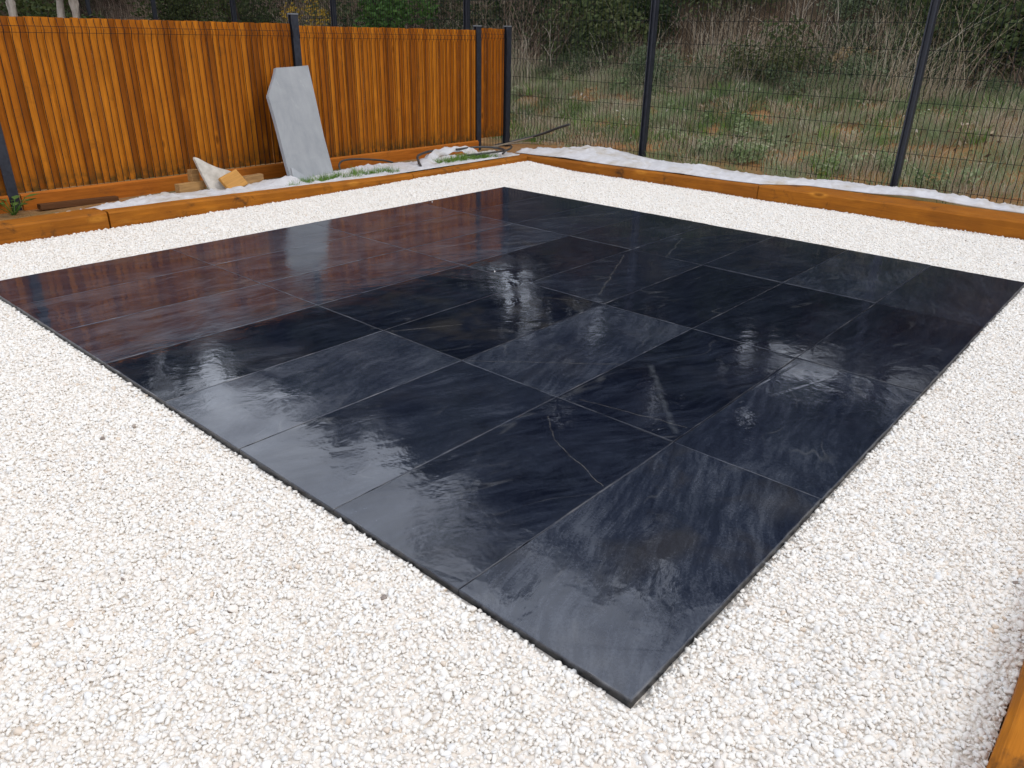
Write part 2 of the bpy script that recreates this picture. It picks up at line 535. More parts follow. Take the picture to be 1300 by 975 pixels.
MAT['leafbright'] = plant_mat('bright_shrub_leaves', [(0.03, 0.07, 0.012), (0.05, 0.11, 0.02), (0.09, 0.16, 0.03), (0.14, 0.2, 0.05)], 0.25, False)
MAT['leaftree'] = plant_mat('tree_leaves', [(0.02, 0.032, 0.012), (0.035, 0.05, 0.017), (0.055, 0.07, 0.024)], 0.2, False)
MAT['leafyellow'] = plant_mat('yellow_autumn_leaves', [(0.20, 0.13, 0.02), (0.38, 0.24, 0.03), (0.5, 0.36, 0.05)], 0.25, False)
MAT['litter'] = plant_mat('dead_leaf_litter', [(0.09, 0.05, 0.03), (0.22, 0.14, 0.08), (0.40, 0.31, 0.20), (0.62, 0.56, 0.46)], 0.15)
MAT['leafstraw'] = plant_mat('straw_leaves', [(0.22, 0.14, 0.06), (0.34, 0.23, 0.10), (0.42, 0.32, 0.17)], 0.25, False)
MAT['leafred'] = plant_mat('reddish_twig_leaves', [(0.06, 0.03, 0.022), (0.11, 0.055, 0.035), (0.17, 0.09, 0.055)], 0.2, False)
M = NT('pale_bark', 0.85, 0.15)
co = M.objco()
a = M.noise(M.mapping(co, scale=(1, 1, 0.3)), 9, 6, 0.65, 0.5)
b_ = M.noise(co, 40, 4)
c = M.mix(M.ramp(a, 0.38, 0.62), (0.20, 0.17, 0.145), (0.42, 0.37, 0.32))
c = M.mix(M.math('MULTIPLY', M.ramp(b_, 0.5, 0.7), 0.4), c, (0.26, 0.29, 0.22))
M.color(c)
M.bump(M.math('ADD', a, b_), 0.6, 0.02)
MAT['palebark'] = M.m
M = NT('dark_bark', 0.9, 0.1)
a = M.noise(M.mapping(M.objco(), scale=(1, 1, 0.25)), 12, 5, 0.65, 0.5)
M.color(M.mix(M.ramp(a, 0.38, 0.62), (0.045, 0.034, 0.026), (0.11, 0.085, 0.065)))
M.bump(a, 0.8, 0.03)
MAT['bark'] = M.m
M = NT('branch_bark', 0.85, 0.1)
M.color(M.mix(M.noise(M.objco(), 30), (0.16, 0.12, 0.085), (0.3, 0.24, 0.17)))
MAT['stick'] = M.m
M = NT('dead_wood', 0.85, 0.1)
M.color(M.mix(M.noise(M.objco(), 14), (0.30, 0.24, 0.17), (0.55, 0.48, 0.38)))
MAT['deadwood'] = M.m
M = NT('orange_plastic', 0.5, 0.4)
M.color(M.mix(M.noise(M.objco(), 30), (0.7, 0.10, 0.03), (0.75, 0.16, 0.05)))
MAT['orange'] = M.m


# ------------------------------------------------------------------ scatter (uncountable stuff)
def scatter(name, pts, rot, scl, idx, tint, variants, label=None, cat=None):
    me = bpy.data.meshes.new(name)
    me.vertices.add(len(pts))
    me.vertices.foreach_set('co', np.asarray(pts, np.float32).ravel())
    for nm, ty, key, arr in (('rot', 'FLOAT_VECTOR', 'vector', rot), ('scl', 'FLOAT_VECTOR', 'vector', scl)):
        a = me.attributes.new(nm, ty, 'POINT')
        a.data.foreach_set(key, np.asarray(arr, np.float32).ravel())
    a = me.attributes.new('idx', 'INT', 'POINT')
    a.data.foreach_set('value', np.asarray(idx, np.int32))
    a = me.attributes.new('tint', 'FLOAT', 'POINT')
    a.data.foreach_set('value', np.asarray(tint, np.float32))
    o = obj(name, me)
    c = bpy.data.collections.new(name + '_kinds')
    for k, vm in enumerate(variants):
        vo_ = bpy.data.objects.new('%s_kind_%03d' % (name, k), vm)
        c.objects.link(vo_)
    ng = bpy.data.node_groups.new(name + '_nodes', 'GeometryNodeTree')
    ng.interface.new_socket('Geometry', in_out='INPUT', socket_type='NodeSocketGeometry')
    ng.interface.new_socket('Geometry', in_out='OUTPUT', socket_type='NodeSocketGeometry')
    gi, go = ng.nodes.new('NodeGroupInput'), ng.nodes.new('NodeGroupOutput')
    iop = ng.nodes.new('GeometryNodeInstanceOnPoints')
    ci = ng.nodes.new('GeometryNodeCollectionInfo')
    ci.inputs['Collection'].default_value = c
    ci.inputs['Separate Children'].default_value = True
    ci.inputs['Reset Children'].default_value = True
    iop.inputs['Pick Instance'].default_value = True

    def na(nm, ty):
        n_ = ng.nodes.new('GeometryNodeInputNamedAttribute')
        n_.data_type = ty
        n_.inputs['Name'].default_value = nm
        return n_.outputs['Attribute']
    L = ng.links.new
    L(gi.outputs[0], iop.inputs['Points'])
    L(ci.outputs[0], iop.inputs['Instance'])
    L(na('idx', 'INT'), iop.inputs['Instance Index'])
    er = ng.nodes.new('FunctionNodeEulerToRotation')
    L(na('rot', 'FLOAT_VECTOR'), er.inputs[0])
    L(er.outputs[0], iop.inputs['Rotation'])
    L(na('scl', 'FLOAT_VECTOR'), iop.inputs['Scale'])
    L(iop.outputs[0], go.inputs[0])
    md = o.modifiers.new('scatter', 'NODES')
    md.node_group = ng
    tag(o, label, cat, None, 'stuff')
    return o


# ------------------------------------------------------------------ terrain
FX = 6.46          # line of the wire mesh fence
FY = 5.74          # line of the slatted wood fence


def terrain(x, y):
    x, y = np.asarray(x, float), np.asarray(y, float)
    s = np.maximum(x - FX - 0.2, (y - 22.5) * 0.9)
    s = s + (vnoise(x, y, 5, 2, 0.25) - 0.5) * 1.6 * np.clip(s, 0, 1)
    z = np.interp(s, [0, 0.8, 2.2, 4.4, 5.6, 9, 13, 19, 40, 200], [0, 0.06, 0.30, 0.68, 1.12, 3.1, 5.7, 8.0, 10.5, 12])
    z = z + (vnoise(x, y, 11, 4, 0.9) - 0.5) * 0.46 * np.clip(s, 0, 1.5)
    inside = (x > -8.2) & (x < 5.36) & (y > -0.68) & (y < 4.88)
    return np.where(inside, -0.11, z)


def axis_lines(a, b, keys, fine0, fine1, fine):
    g = np.concatenate([np.arange(fine0, fine1, fine), -np.geomspace(1, 400, 26) + fine0 - 0.5, np.geomspace(1, 400, 26) + fine1 + 0.5, keys])
    g = np.unique(np.round(g, 3))
    return g[(g >= a) & (g <= b)]


gx = axis_lines(-400, 400, [5.30, 5.37, 5.45, -8.2], -9, 30, 0.3)
gy = axis_lines(-400, 400, [4.80, 4.885, 4.95, -0.62, -0.685, -0.75], -8, 42, 0.3)
X, Y = np.meshgrid(gx, gy)
Z = terrain(X, Y)
V = np.stack([X.ravel(), Y.ravel(), Z.ravel()], 1)
nx, ny = len(gx), len(gy)
ii, jj = np.meshgrid(np.arange(nx-1), np.arange(ny-1))
q = (jj*nx + ii).ravel()
F = np.stack([q, q+1, q+1+nx, q+nx], 1)
tag(obj('ground', mesh('ground', V, F, True), MAT['soil']), 'brown soil ground rising to a rough bank behind the fences', kind='structure')

# gravel bed: one sheet, then the loose pebbles
GX0, GX1, GY0, GY1 = -8.0, 5.262, -0.572, 4.764
P_L, P_W = 4.022, 3.972           # slate paving, x and y extent
hx = np.unique(np.round(np.concatenate([np.linspace(GX0, GX1, 134), [0.004, 0.022, P_L - 0.022, P_L - 0.004]]), 4))
hy = np.unique(np.round(np.concatenate([np.linspace(GY0, GY1, 55), [0.004, 0.022, P_W - 0.022, P_W - 0.004]]), 4))
X, Y = np.meshgrid(hx, hy)


def gravel_z(x, y):
    zz = -0.0215 + (vnoise(x, y, 3, 3, 1.3) - 0.5) * 0.016
    far = np.clip((np.asarray(y) - 4.1) / 0.6, 0, 1) * 0.012
    near = np.clip((np.asarray(x) - 2.4) / 2.6, 0, 1) * far * 1.6
    under = (np.asarray(x) > 0.02) & (np.asarray(x) < P_L - 0.02) & (np.asarray(y) > 0.02) & (np.asarray(y) < P_W - 0.02)
    return np.where(under, -0.075, zz + far + near)


nx, ny = len(hx), len(hy)
ii, jj = np.meshgrid(np.arange(nx-1), np.arange(ny-1))
q = (jj*nx + ii).ravel()
tag(obj('gravel_bed', mesh('gravel_bed', np.stack([X.ravel(), Y.ravel(), gravel_z(X, Y).ravel()], 1), np.stack([q, q+1, q+1+nx, q+nx], 1), True), MAT['gravelbase']),
    'pale bed under the white gravel', kind='structure')

pebs = []
for k in range(7):
    bm = bmesh.new()
    bmesh.ops.create_icosphere(bm, subdivisions=2, radius=1.0)
    ax = Vector((random.uniform(1.15, 1.6), random.uniform(1.0, 1.3), random.uniform(.75, 1.0)))
    cuts = [(Vector((random.gauss(0, 1), random.gauss(0, 1), random.gauss(0, 1))).normalized(), random.uniform(.42, .82)) for _ in range(11)]
    for v in bm.verts:
        p = v.co.copy()
        for d, lim in cuts:
            ex = p.dot(d) - lim
            if ex > 0: p -= d * ex * 0.95
        v.co = Vector((p.x*ax.x, p.y*ax.y, p.z*ax.z))
    me = bpy.data.meshes.new('pebble')
    bm.to_mesh(me)
    bm.free()
    me.polygons.foreach_set('use_smooth', [True] * len(me.polygons))
    me.materials.append(MAT['pebble'])
    pebs.append(me)


def pebble_points(pitch, x0, x1, dz, keep=1.0):
    a = np.arange(x0, GX1 - 0.004, pitch)
    b = np.arange(GY0 + 0.004, GY1 - 0.004, pitch)
    A, B = np.meshgrid(a, b)
    A = A + (np.arange(len(b)) % 2)[:, None] * pitch * 0.5
    p = np.stack([A.ravel(), B.ravel()], 1) + rng.uniform(-0.42, 0.42, (A.size, 2)) * pitch
    if keep < 1: p = p[rng.random(len(p)) < keep]
    mg = 0.0035
    inside = (p[:, 0] > -mg) & (p[:, 0] < P_L + mg) & (p[:, 1] > -mg) & (p[:, 1] < P_W + mg)
    p = p[~inside & (p[:, 0] < GX1 - 0.003)]
    z = gravel_z(p[:, 0], p[:, 1]) + dz + rng.uniform(-0.0035, 0.0035, len(p))
    return np.column_stack([p, z])


pp = np.concatenate([pebble_points(0.0096, -1.5, 0, -0.0008), pebble_points(0.0102, -1.5, 0, 0.0030, 0.66)])
chips = np.array([(3.11, 3.92, .002), (2.04, 2.26, .001)])
pp = np.concatenate([pp, chips])
n = len(pp)
size = np.clip(rng.lognormal(math.log(0.0053), 0.30, n), 0.0030, 0.0120)
size[-len(chips):] = 0.0045
scatter('gravel', pp, np.column_stack([rng.normal(0, .38, n), rng.normal(0, .38, n), rng.uniform(0, 6.283, n)]), size[:, None] * rng.uniform(0.85, 1.15, (n, 3)), rng.integers(0, len(pebs), n), rng.random(n), pebs,
        'white rounded gravel raked around the black slate paving')

# ------------------------------------------------------------------ slate paving
paving = empty('slate_paving')
tag(paving, 'rectangle of wet black slate slabs set in the white gravel', kind='structure')
mb = MB()
mb.box((0.006, 0.006, -0.06), (P_L - 0.006, P_W - 0.006, -0.014))
mb.build('mortar_bed', MAT['bedding'], paving)
TONE = [[.55, .42, .10, .32], [.26, .10, .10, .50], [.36, .56, .10, .26], [.58, .06, .30, .30],
        [.10, .12, .16, .34], [.66, .60, .64, .40], [.58, .68, .62, .34], [.54, .72, .66, .38]]
ANG = [[2.75, 2.9, .1, 2.8], [.45, .35, .2, 2.9], [.3, 2.9, .2, .3], [2.9, .4, .5, .2], [.2, .2, .1, .3], [.1, .1, .3, .2], [0, .2, .1, .3], [.1, .1, .2, .1]]
STAIN = [[.8, .1, 0, .2], [.1, .2, 0, .6], [.2, .3, .1, .5], [.1, 1, .3, .4], [.1, .6, .3, .3], [.7, .7, .9, .3], [.8, .8, .9, .3], [.8, .8, .7, .3]]
# cracks and pale scuffs: (column, row): list of (x0, y0, x1, y1, half width) in slab coordinates
CRACK = {(1, 2): [(0.02, 0.475, 0.42, 0.0, 0.0035)],
         (1, 1): [(0.50, 0.40, 0.06, 0.03, 0.016), (0.04, 0.42, 0.12, 0.02, 0.003)],
         (0, 1): [(0.86, 0.42, 0.72, 0.26, 0.003), (0.72, 0.26, 0.62, 0.01, 0.003)],
         (1, 3): [(0.02, 0.46, 0.30, 0.30, 0.006), (0.75, 0.47, 0.98, 0.08, 0.005)],
         (2, 6): [(0.1, 0.2, 0.7, 0.32, 0.006)], (2, 5): [(0.05, 0.4, 0.6, 0.3, 0.006)],
         (3, 6): [(0.1, 0.46, 0.62, 0.05, 0.008)], (3, 5): [(0.2, 0.46, 0.8, 0.2, 0.007)],
         (2, 3): [(0.1, 0.1, 0.85, 0.45, 0.006)], (3, 3): [(0.0, 0.25, 0.5, 0.42, 0.008)]}
LX, WY = P_L / 4, P_W / 8


def slab_mesh(L, W, T, seg=0.035):
    """a flagstone: uneven sawn outline, chipped arris, sides down"""
    out = []
    for (ax, ay), (bx, by) in (((0, 0), (L, 0)), ((L, 0), (L, W)), ((L, W), (0, W)), ((0, W), (0, 0))):
        k = max(3, int(math.hypot(bx-ax, by-ay) / seg))
        for q_ in range(k):
            t_ = q_ / k
            out.append((ax + (bx-ax)*t_, ay + (by-ay)*t_))
    N = len(out)
    cx, cy = L/2, W/2
    v, f = [], []
    for ring, (ins, z) in enumerate(((0.0013, 0.0), (0.0, -0.0013), (-0.0002, -T))):
        for (x, y) in out:
            j = random.uniform(0, 0.0012) + (random.random() < 0.05) * random.uniform(0.001, 0.003) * (ring < 2)
            sx_ = (1 if x < cx else -1) if x in (0, L) or abs(x) < 1e-6 or abs(x-L) < 1e-6 else 0
            sy_ = (1 if y < cy else -1) if abs(y) < 1e-6 or abs(y-W) < 1e-6 else 0
            v.append((x + sx_*(ins+j), y + sy_*(ins+j), z - (0.0006*random.random() if ring == 0 else 0)))
    for rr in range(2):
        for q_ in range(N):
            a_, b2 = rr*N + q_, rr*N + (q_+1) % N
            f.append((a_, a_+N, b2+N, b2))
    f.append(tuple(range(N)))
    return mesh('slab', v, f)


for j in range(8):
    for i in range(4):
        g = 0.0012
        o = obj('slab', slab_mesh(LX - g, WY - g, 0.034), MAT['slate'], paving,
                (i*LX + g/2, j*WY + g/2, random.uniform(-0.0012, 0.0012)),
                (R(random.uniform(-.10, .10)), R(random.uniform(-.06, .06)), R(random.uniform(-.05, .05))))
        o['wetness'] = 1.0 if j < 5 else 0.12
        o['tone'] = float(TONE[j][i]); o['grain_angle'] = float(ANG[j][i]); o['stain'] = float(STAIN[j][i])
        o['length'] = LX - g; o['depth'] = WY - g
        cs = CRACK.get((i, j), [])
        for k, nm in enumerate('ab'):
            c_ = cs[k] if k < len(cs) else (-9, -9, -9, -9, 0)
            o['crack_start_' + nm] = [float(c_[0]), float(c_[1]), 0.0]
            o['crack_end_' + nm] = [float(c_[2]), float(c_[3]), 0.0]
            o['crack_width_' + nm] = float(c_[4])


# ------------------------------------------------------------------ timber sleepers
def beam_mesh(L, W, H, taper=(0, 0), wane=0.012, seg=0.07, seed=0):
    """rough sawn beam along +x; y depth, z height; top heights change by taper"""
    rs = random.Random(seed)
    k = max(4, int(L / seg))
    prof = [(0, 0), (W, 0), (W, H - .012), (W - .012, H), (W*.5, H), (.012, H), (0, H - .012), (0, H*.5)]
    n_ = len(prof)
    v, f = [], []
    ph = rs.uniform(0, 9)
    for s_ in range(k + 1):
        x = L * s_ / k
        tz = taper[0] + (taper[1] - taper[0]) * s_ / k
        wob = 0.004 * math.sin(x*2.1 + ph) + 0.003 * math.sin(x*5.3 + ph*2)
        wn_ = max(0, math.sin(x*1.7 + ph*3)) * wane
        for a_, (y, z) in enumerate(prof):
            jy, jz = rs.uniform(-.0012, .0012), rs.uniform(-.0012, .0012)
            yy, zz = y + wob + jy, z + jz
            if z > H*.6: zz += tz
            if a_ in (5, 6): zz -= wn_ * (0.4 if a_ == 5 else 1.0); yy += wn_ * (0.9 if a_ == 5 else 0.0)
            xx = x + (rs.uniform(-.002, .002) if 0 < s_ < k else 0)
            v.append((xx, yy, zz))
    for s_ in range(k):
        for a_ in range(n_):
            p, r_ = s_*n_ + a_, s_*n_ + (a_+1) % n_
            f.append((p, p+n_, r_+n_, r_))
    f.append(tuple(range(n_)))
    f.append(tuple(k*n_ + a_ for a_ in range(n_))[::-1])
    return mesh('sleeper', v, f)


def sleeper(x, y, z, L, W, H, rz, label, taper=(0, 0), seed=0, wane=0.012, tilt=0.0):
    o = obj('timber_sleeper', beam_mesh(L, W, H, taper, wane, seed=seed), MAT['sleeper'], None, (x, y, z), (0, tilt, rz))
    return tag(o, label, 'sleeper', 'orange timber sleepers edging the gravel')


# back row, along x (front faces at y = 4.76)
sleeper(-1.62, 4.765, -0.12, 2.60, 0.20, 0.222, 0, 'bright orange sleeper with a split end at the left below the slat fence', (0, 0), 3, 0.03)
sleeper(0.992, 4.772, -0.12, 2.675, 0.11, 0.165, 0, 'long dark topped sleeper edging the gravel in front of the leaning grey slab', (0.055, 0.003), 5, 0.004)
sleeper(3.675, 4.768, -0.12, 1.583, 0.10, 0.165, 0, 'sleeper before the crumpled white cloth fold, ending at the back gravel corner', (0.0, 0.016), 8, 0.006)
# right row, along -y (front faces at x = 5.26)
sleeper(5.262, 4.885, -0.12, 2.68, 0.12, 0.19, R(-90), 'long sleeper running along the wire fence from the back corner of the gravel', (-0.004, 0.02), 13, 0.004)
sleeper(5.268, 2.200, -0.12, 2.95, 0.30, 0.232, R(-90), 'broad flat topped orange sleeper nearest the right edge beside the wire fence', (-0.018, 0.006), 21, 0.004)
# near row, along x (inner face at y = -0.57)
sleeper(-1.00, -0.775, -0.14, 2.60, 0.20, 0.205, 0, 'orange sleeper in the bottom right corner of the photo', (0, 0), 34, 0.004)
sleeper(1.606, -0.777, -0.14, 3.65, 0.20, 0.205, 0, 'sleeper continuing the near gravel edge out of frame toward the wire fence', (0, 0), 55, 0.004)
# ------------------------------------------------------------------ slatted wood fence
fence = tag(empty('slat_fence', (0, FY, 0)), 'orange brown wooden slat fence in dark wire panels along the left', 'fence')
slat_me = []
for k in range(10):
    bm = bmesh.new()
    bmesh.ops.create_cube(bm, size=1.0)
    ht = 1.145 + random.uniform(-.002, .002)
    wd = random.uniform(0.0525, 0.0545)
    bmesh.ops.subdivide_edges(bm, edges=[e for e in bm.edges if abs(e.verts[0].co.z - e.verts[1].co.z) > .5], cuts=4)
    bow, bow2 = random.uniform(-.0015, .0015), random.uniform(-.0008, .0008)
    for v in bm.verts:
        t_ = v.co.z + 0.5
        v.co = Vector((v.co.x*wd + bow*math.sin(t_*3.14), v.co.y*0.0092 + bow2*math.sin(t_*3.14), t_*ht))
    bmesh.ops.bevel(bm, geom=[e for e in bm.edges if abs(e.verts[0].co.z - e.verts[1].co.z) > .1 * 1.0 and e.is_boundary is False and len(e.link_faces) == 2 and e.calc_face_angle(0) > 1.0],
                    offset=0.0022, segments=1, affect='EDGES')
    me = bpy.data.meshes.new('slat')
    bm.to_mesh(me)
    bm.free()
    me.materials.append(MAT['slat'])
    slat_me.append(me)


def post(x, y, top, parent, bottom=-0.2):
    mb_ = MB()
    w_, d_ = 0.034, 0.028
    # H section post: front flange, web, back flange
    mb_.box((x - w_, y - d_, bottom), (x + w_, y - d_ + 0.012, top))
    mb_.box((x - 0.012, y - d_ + 0.0125, bottom), (x + 0.012, y + d_ - 0.0125, top))
    mb_.box((x - w_, y + d_ - 0.012, bottom), (x + w_, y + d_, top))
    p = mb_.build('fence_post', MAT['post'], parent)
    mc = MB()
    mc.box((x - w_ - 0.002, y - d_ - 0.002, top + 0.0005), (x + w_ + 0.002, y + d_ + 0.002, top + 0.012))
    mc.build('post_cap', MAT['cap'], p)
    return p


def wire_panel(parent, along, a0, a1, off, zs, z0, z1, pitch=0.05, folds=(), r=0.0024, side=-1, phase=0.025):
    """welded wire panel; along = 'x' or 'y'; V folds kick the wires out sideways"""
    mb_ = MB()

    def P(s_, z_, o_):
        return (s_, off + side*o_, z_) if along == 'x' else (off + side*o_, s_, z_)
    n_ = int((a1 - a0 - phase) / pitch) + 1
    prof = [(z0, 0)]
    for fz in folds:
        prof += [(fz - .05, 0), (fz, 0.022), (fz + .05, 0)]
    prof += [(z1, 0)]
    for k in range(n_):
        s_ = a0 + phase + k*pitch
        mb_.tube([P(s_, z_, o_) for z_, o_ in prof], r, 5, False)
    for z_ in zs:
        mb_.tube([P(a0, z_, 0.005), P(a1, z_, 0.005)], r*0.62, 4, False)
    return mb_.build('wire_panel', MAT['wire'], parent)


bays = [(-1.72, 0.73, 1.10), (0.73, 3.20, 1.118), (3.20, 5.51, 1.105), (5.51, 6.00, 1.125)]
for bi, (a, b, hh) in enumerate(bays):
    n_ = int((b - a - 0.05) / 0.05)
    x0 = (a + b) / 2 - (n_ - 1) * 0.025
    for k in range(n_):
        t_ = (0.0050 if k % 2 else -0.0050) + random.uniform(-.0008, .0008)
        o = obj('slat', random.choice(slat_me), None, fence, (x0 + k*0.05 + random.uniform(-.001, .001), t_, 0.105 + hh - 1.105 + random.uniform(-.002, .002)),
                (R(random.uniform(-.02, .02)), R(random.uniform(-.07, .07)), random.choice((0, math.pi)) + R(random.uniform(-1, 1))))
    wp_ = wire_panel(fence, 'x', a + 0.03, b - 0.03, -0.022, [hh + .048, hh + .088], 0.03, 1.105 + hh - 1.105 + 0.142, folds=(hh + .067,), r=0.0027, phase=(x0 - 0.025 - a - 0.03) % 0.05)
for x, tp in ((-1.72, 1.30), (0.73, 1.30), (3.20, 1.335), (5.51, 1.285), (6.00, 1.29)):
    post(x, -0.006, tp, fence)
for a, b, z0, z1 in ((-1.68, 0.69, -0.02, 0.118), (0.77, 3.16, -0.03, 0.118), (3.24, 5.475, -0.03, 0.112)):
    L = b - a
    me = beam_mesh(L, 0.034, z1 - z0, (0, 0), 0.0, 0.12, int(b*10))
    obj('kickboard', me, MAT['kick'], fence, (a, -0.062, z0))

# ------------------------------------------------------------------ wire mesh fence along the bank
wf = tag(empty('wire_fence', (FX, 1.46, 0)), 'tall black welded wire fence with dark posts in front of the overgrown bank', 'fence')
ys = [-6.6, -3.9, -1.22, 1.46, 4.12, 6.83, 9.55, 12.3, 15.12, 18.08, 20.75]
for y in ys:
    post(0, y - 1.46, 1.92, wf, -0.3)
for a, b in zip(ys[:-1], ys[1:]):
    fine = b < 13
    wire_panel(wf, 'y', a + 0.035 - 1.46, b - 0.035 - 1.46, 0.0, [0.06, 0.33, 0.54, 0.75, 0.95, 1.16, 1.37, 1.58, 1.78], 0.02, 1.82,
               pitch=0.05 if fine else 0.1, folds=(0.13, 0.85, 1.68), r=0.003 if fine else 0.003)

# ------------------------------------------------------------------ leaning grey slate slab, corner cut to an ogee
BL, BR = Vector((2.70, 5.225, 0.015)), Vector((3.23, 5.34, -0.01))
TR = Vector((3.275, 5.668, 0.935))
uax = (BR - BL).normalized()
nrm = uax.cross(TR - BR).normalized()
vax = nrm.cross(uax)
Wd = (BR - BL).length
outl = [(0.0, 0.0), (Wd, 0.0), (0.552, 0.38), (0.578, 0.66), (0.606, 0.995), (0.40, 0.978), (0.205, 0.964), (0.190, 0.935), (0.163, 0.900),
        (0.142, 0.872), (0.117, 0.842), (0.092, 0.815), (0.072, 0.788), (0.058, 0.772), (0.048, 0.758), (0.034, 0.745), (0.026, 0.728), (0.026, 0.70),
        (0.024, 0.52), (0.014, 0.35), (0.004, 0.18)]
N = len(outl)
v = [tuple(Vector((x, y, 0.0))) for x, y in outl]
c2 = Vector((sum(p[0] for p in outl)/N, sum(p[1] for p in outl)/N))
ins = [(x + (c2.x - x)*0.008, y + (c2.y - y)*0.006) for x, y in outl]
v = [(x, y, 0) for x, y in ins] + [(x, y, -0.004) for x, y in outl] + [(x, y, -0.032) for x, y in outl]
f = [tuple(range(N))]
for rr in range(2):
    for q in range(N):
        a_, b2 = rr*N + q, rr*N + (q+1) % N
        f.append((a_, a_+N, b2+N, b2))
f.append(tuple(2*N + q for q in range(N))[::-1])
sl = obj('leaning_slab', mesh('leaning_slab', v, f), MAT['dryslate'])
mm = Matrix.Identity(4)
for r_ in range(3):
    mm[r_][0], mm[r_][1], mm[r_][2] = uax[r_], vax[r_], nrm[r_]
mm.translation = BL
sl.matrix_world = mm
tag(sl, 'tall grey slate slab with a curved cut corner leaning on the slat fence', 'slab')


# ------------------------------------------------------------------ white geotextile strips
def cloth(name, s0, s1, front, back, base, label, swap, seed, lumps=(), amp=0.016, ns=220, nt=26):
    s = np.linspace(s0, s1, ns)
    t_ = np.linspace(0, 1, nt)
    S, T = np.meshgrid(s, t_)
    fr, bk = front(S), back(S)
    D = fr + (bk - fr) * T
    if swap: Xc, Yc = D, S
    else: Xc, Yc = S, D
    w1 = vnoise(Xc*1.0 + seed, Yc*2.4, seed, 3, 2.4)
    ridge = 1 - np.abs(vnoise(Xc*1.3 + Yc*1.1, Yc*2.2 - Xc*0.7, seed + 4, 3, 3.4) - 0.5) * 2
    Zc = base(S, T) + amp * (w1 - 0.45) * np.sin(np.pi * np.clip(T, 0.02, 1))**0.7 + 0.026 * ridge**9 * np.sin(np.pi*T)**0.5
    for lx, ly, lr, lh in lumps:
        d2 = ((Xc - lx)/lr)**2 + ((Yc - ly)/(lr*0.7))**2
        Zc = Zc + lh * np.exp(-d2) * (0.75 + 0.5*vnoise(Xc*9, Yc*9, seed+9, 2))
    V_ = np.stack([Xc.ravel(), Yc.ravel(), Zc.ravel()], 1)
    ii_, jj_ = np.meshgrid(np.arange(ns-1), np.arange(nt-1))
    q_ = (jj_*ns + ii_).ravel()
    F_ = np.stack([q_, q_+1, q_+1+ns, q_+ns], 1)
    if swap: F_ = F_[:, ::-1]
    o = obj(name, mesh(name, V_, F_, True), MAT['cloth'])
    sm = o.modifiers.new('thickness', 'SOLIDIFY')
    sm.thickness = 0.003
    sm.offset = -1
    tag(o, label, 'ground cloth')
    return o


nzf = lambda s, a, k: (vnoise(s, s*0 + k, int(k), 3, 1.0 / a) - 0.5)
cloth('geotextile_sheet', 0.40, 5.36,
      lambda s: 4.895 - 0.015 * (s > 1.1) * 0 + 0.01*nzf(s, .3, 3),
      lambda s: np.interp(s, [0.62, 1.0, 1.6, 2.0, 2.6, 3.2, 3.7, 4.3, 4.8, 5.36], [5.16, 5.22, 5.40, 5.36, 5.36, 5.44, 5.52, 5.42, 5.40, 5.46]) + 0.10*nzf(s, .22, 7),
      lambda s, t_: np.interp(s, [0.6, 1.0, 2.0, 3.5, 5.4], [0.07, 0.075, 0.06, 0.045, 0.055]) * (1 - 0.45*t_) + 0.002,
      'crumpled white ground cloth lying between the back sleepers and the slat fence', False, 21,
      lumps=((2.50, 5.22, .16, .03), (2.62, 5.12, .10, .035), (3.32, 5.22, .18, .04), (3.62, 5.30, .2, .03), (4.6, 5.20, .22, .03), (1.5, 5.15, .35, .02)))
cloth('geotextile_sheet', -0.9, 4.98,
      lambda s: np.interp(s, [-0.9, 1.9, 2.2, 4.9], [5.56, 5.55, 5.34, 5.33]) + 0.012*nzf(s, .4, 5) - 0.018 * np.clip((s - 2.3) * 4, 0, 1),
      lambda s: np.interp(s, [-0.9, .3, .8, 1.4, 2.2, 2.9, 3.5, 4.2, 5.0], [6.02, 5.95, 6.05, 6.15, 6.02, 6.0, 6.05, 6.24, 5.9]) + 0.16*nzf(s, .5, 2),
      lambda s, t_: np.interp(s, [-0.9, 2.19, 2.2, 4.9], [0.124, 0.100, 0.096, 0.072]) * (1 - 0.3*t_) + 0.03*np.clip(t_*5, 0, 1)*(1-t_),
      'white ground cloth strip lying along the foot of the wire fence', True, 33,
      lumps=((5.85, 4.35, .40, .055), (5.72, 3.0, .3, .03), (5.8, 1.0, .4, .03)))

# a rolled fold of the same cloth thrown over the hose
pth = bezier([(4.00, 5.02, 0.05), (4.22, 5.20, 0.085), (4.48, 5.33, 0.125), (4.76, 5.34, 0.145), (4.90, 5.22, 0.115), (4.84, 5.06, 0.062)], 45)
v, f = [], []
NW = 9
for k, p_ in enumerate(pth):
    d_ = (pth[min(k+1, len(pth)-1)] - pth[max(k-1, 0)]).normalized()
    sd_ = d_.cross(Vector((0, 0, 1))).normalized()
    ww = 0.085 + 0.03*math.sin(k*0.23) + 0.012*math.sin(k*0.9)
    for q in range(NW):
        t_ = q/(NW-1) - .5
        drop = -0.05*abs(t_)*2 + 0.012*math.sin(q*2.1 + k*0.35) + 0.006*math.sin(k*1.3 + q)
        v.append(tuple(p_ + sd_*ww*2*t_*(1 - .25*abs(t_)) + Vector((0, 0, drop))))
for k in range(len(pth)-1):
    for q in range(NW-1):
        i0 = k*NW + q
        f.append((i0, i0+1, i0+1+NW, i0+NW))
o = obj('cloth_fold', mesh('cloth_fold', v, f, True), MAT['cloth'])
sm = o.modifiers.new('thickness', 'SOLIDIFY')
sm.thickness = 0.004
tag(o, 'twisted white cloth fold arching over the grass near the fence end', 'cloth')


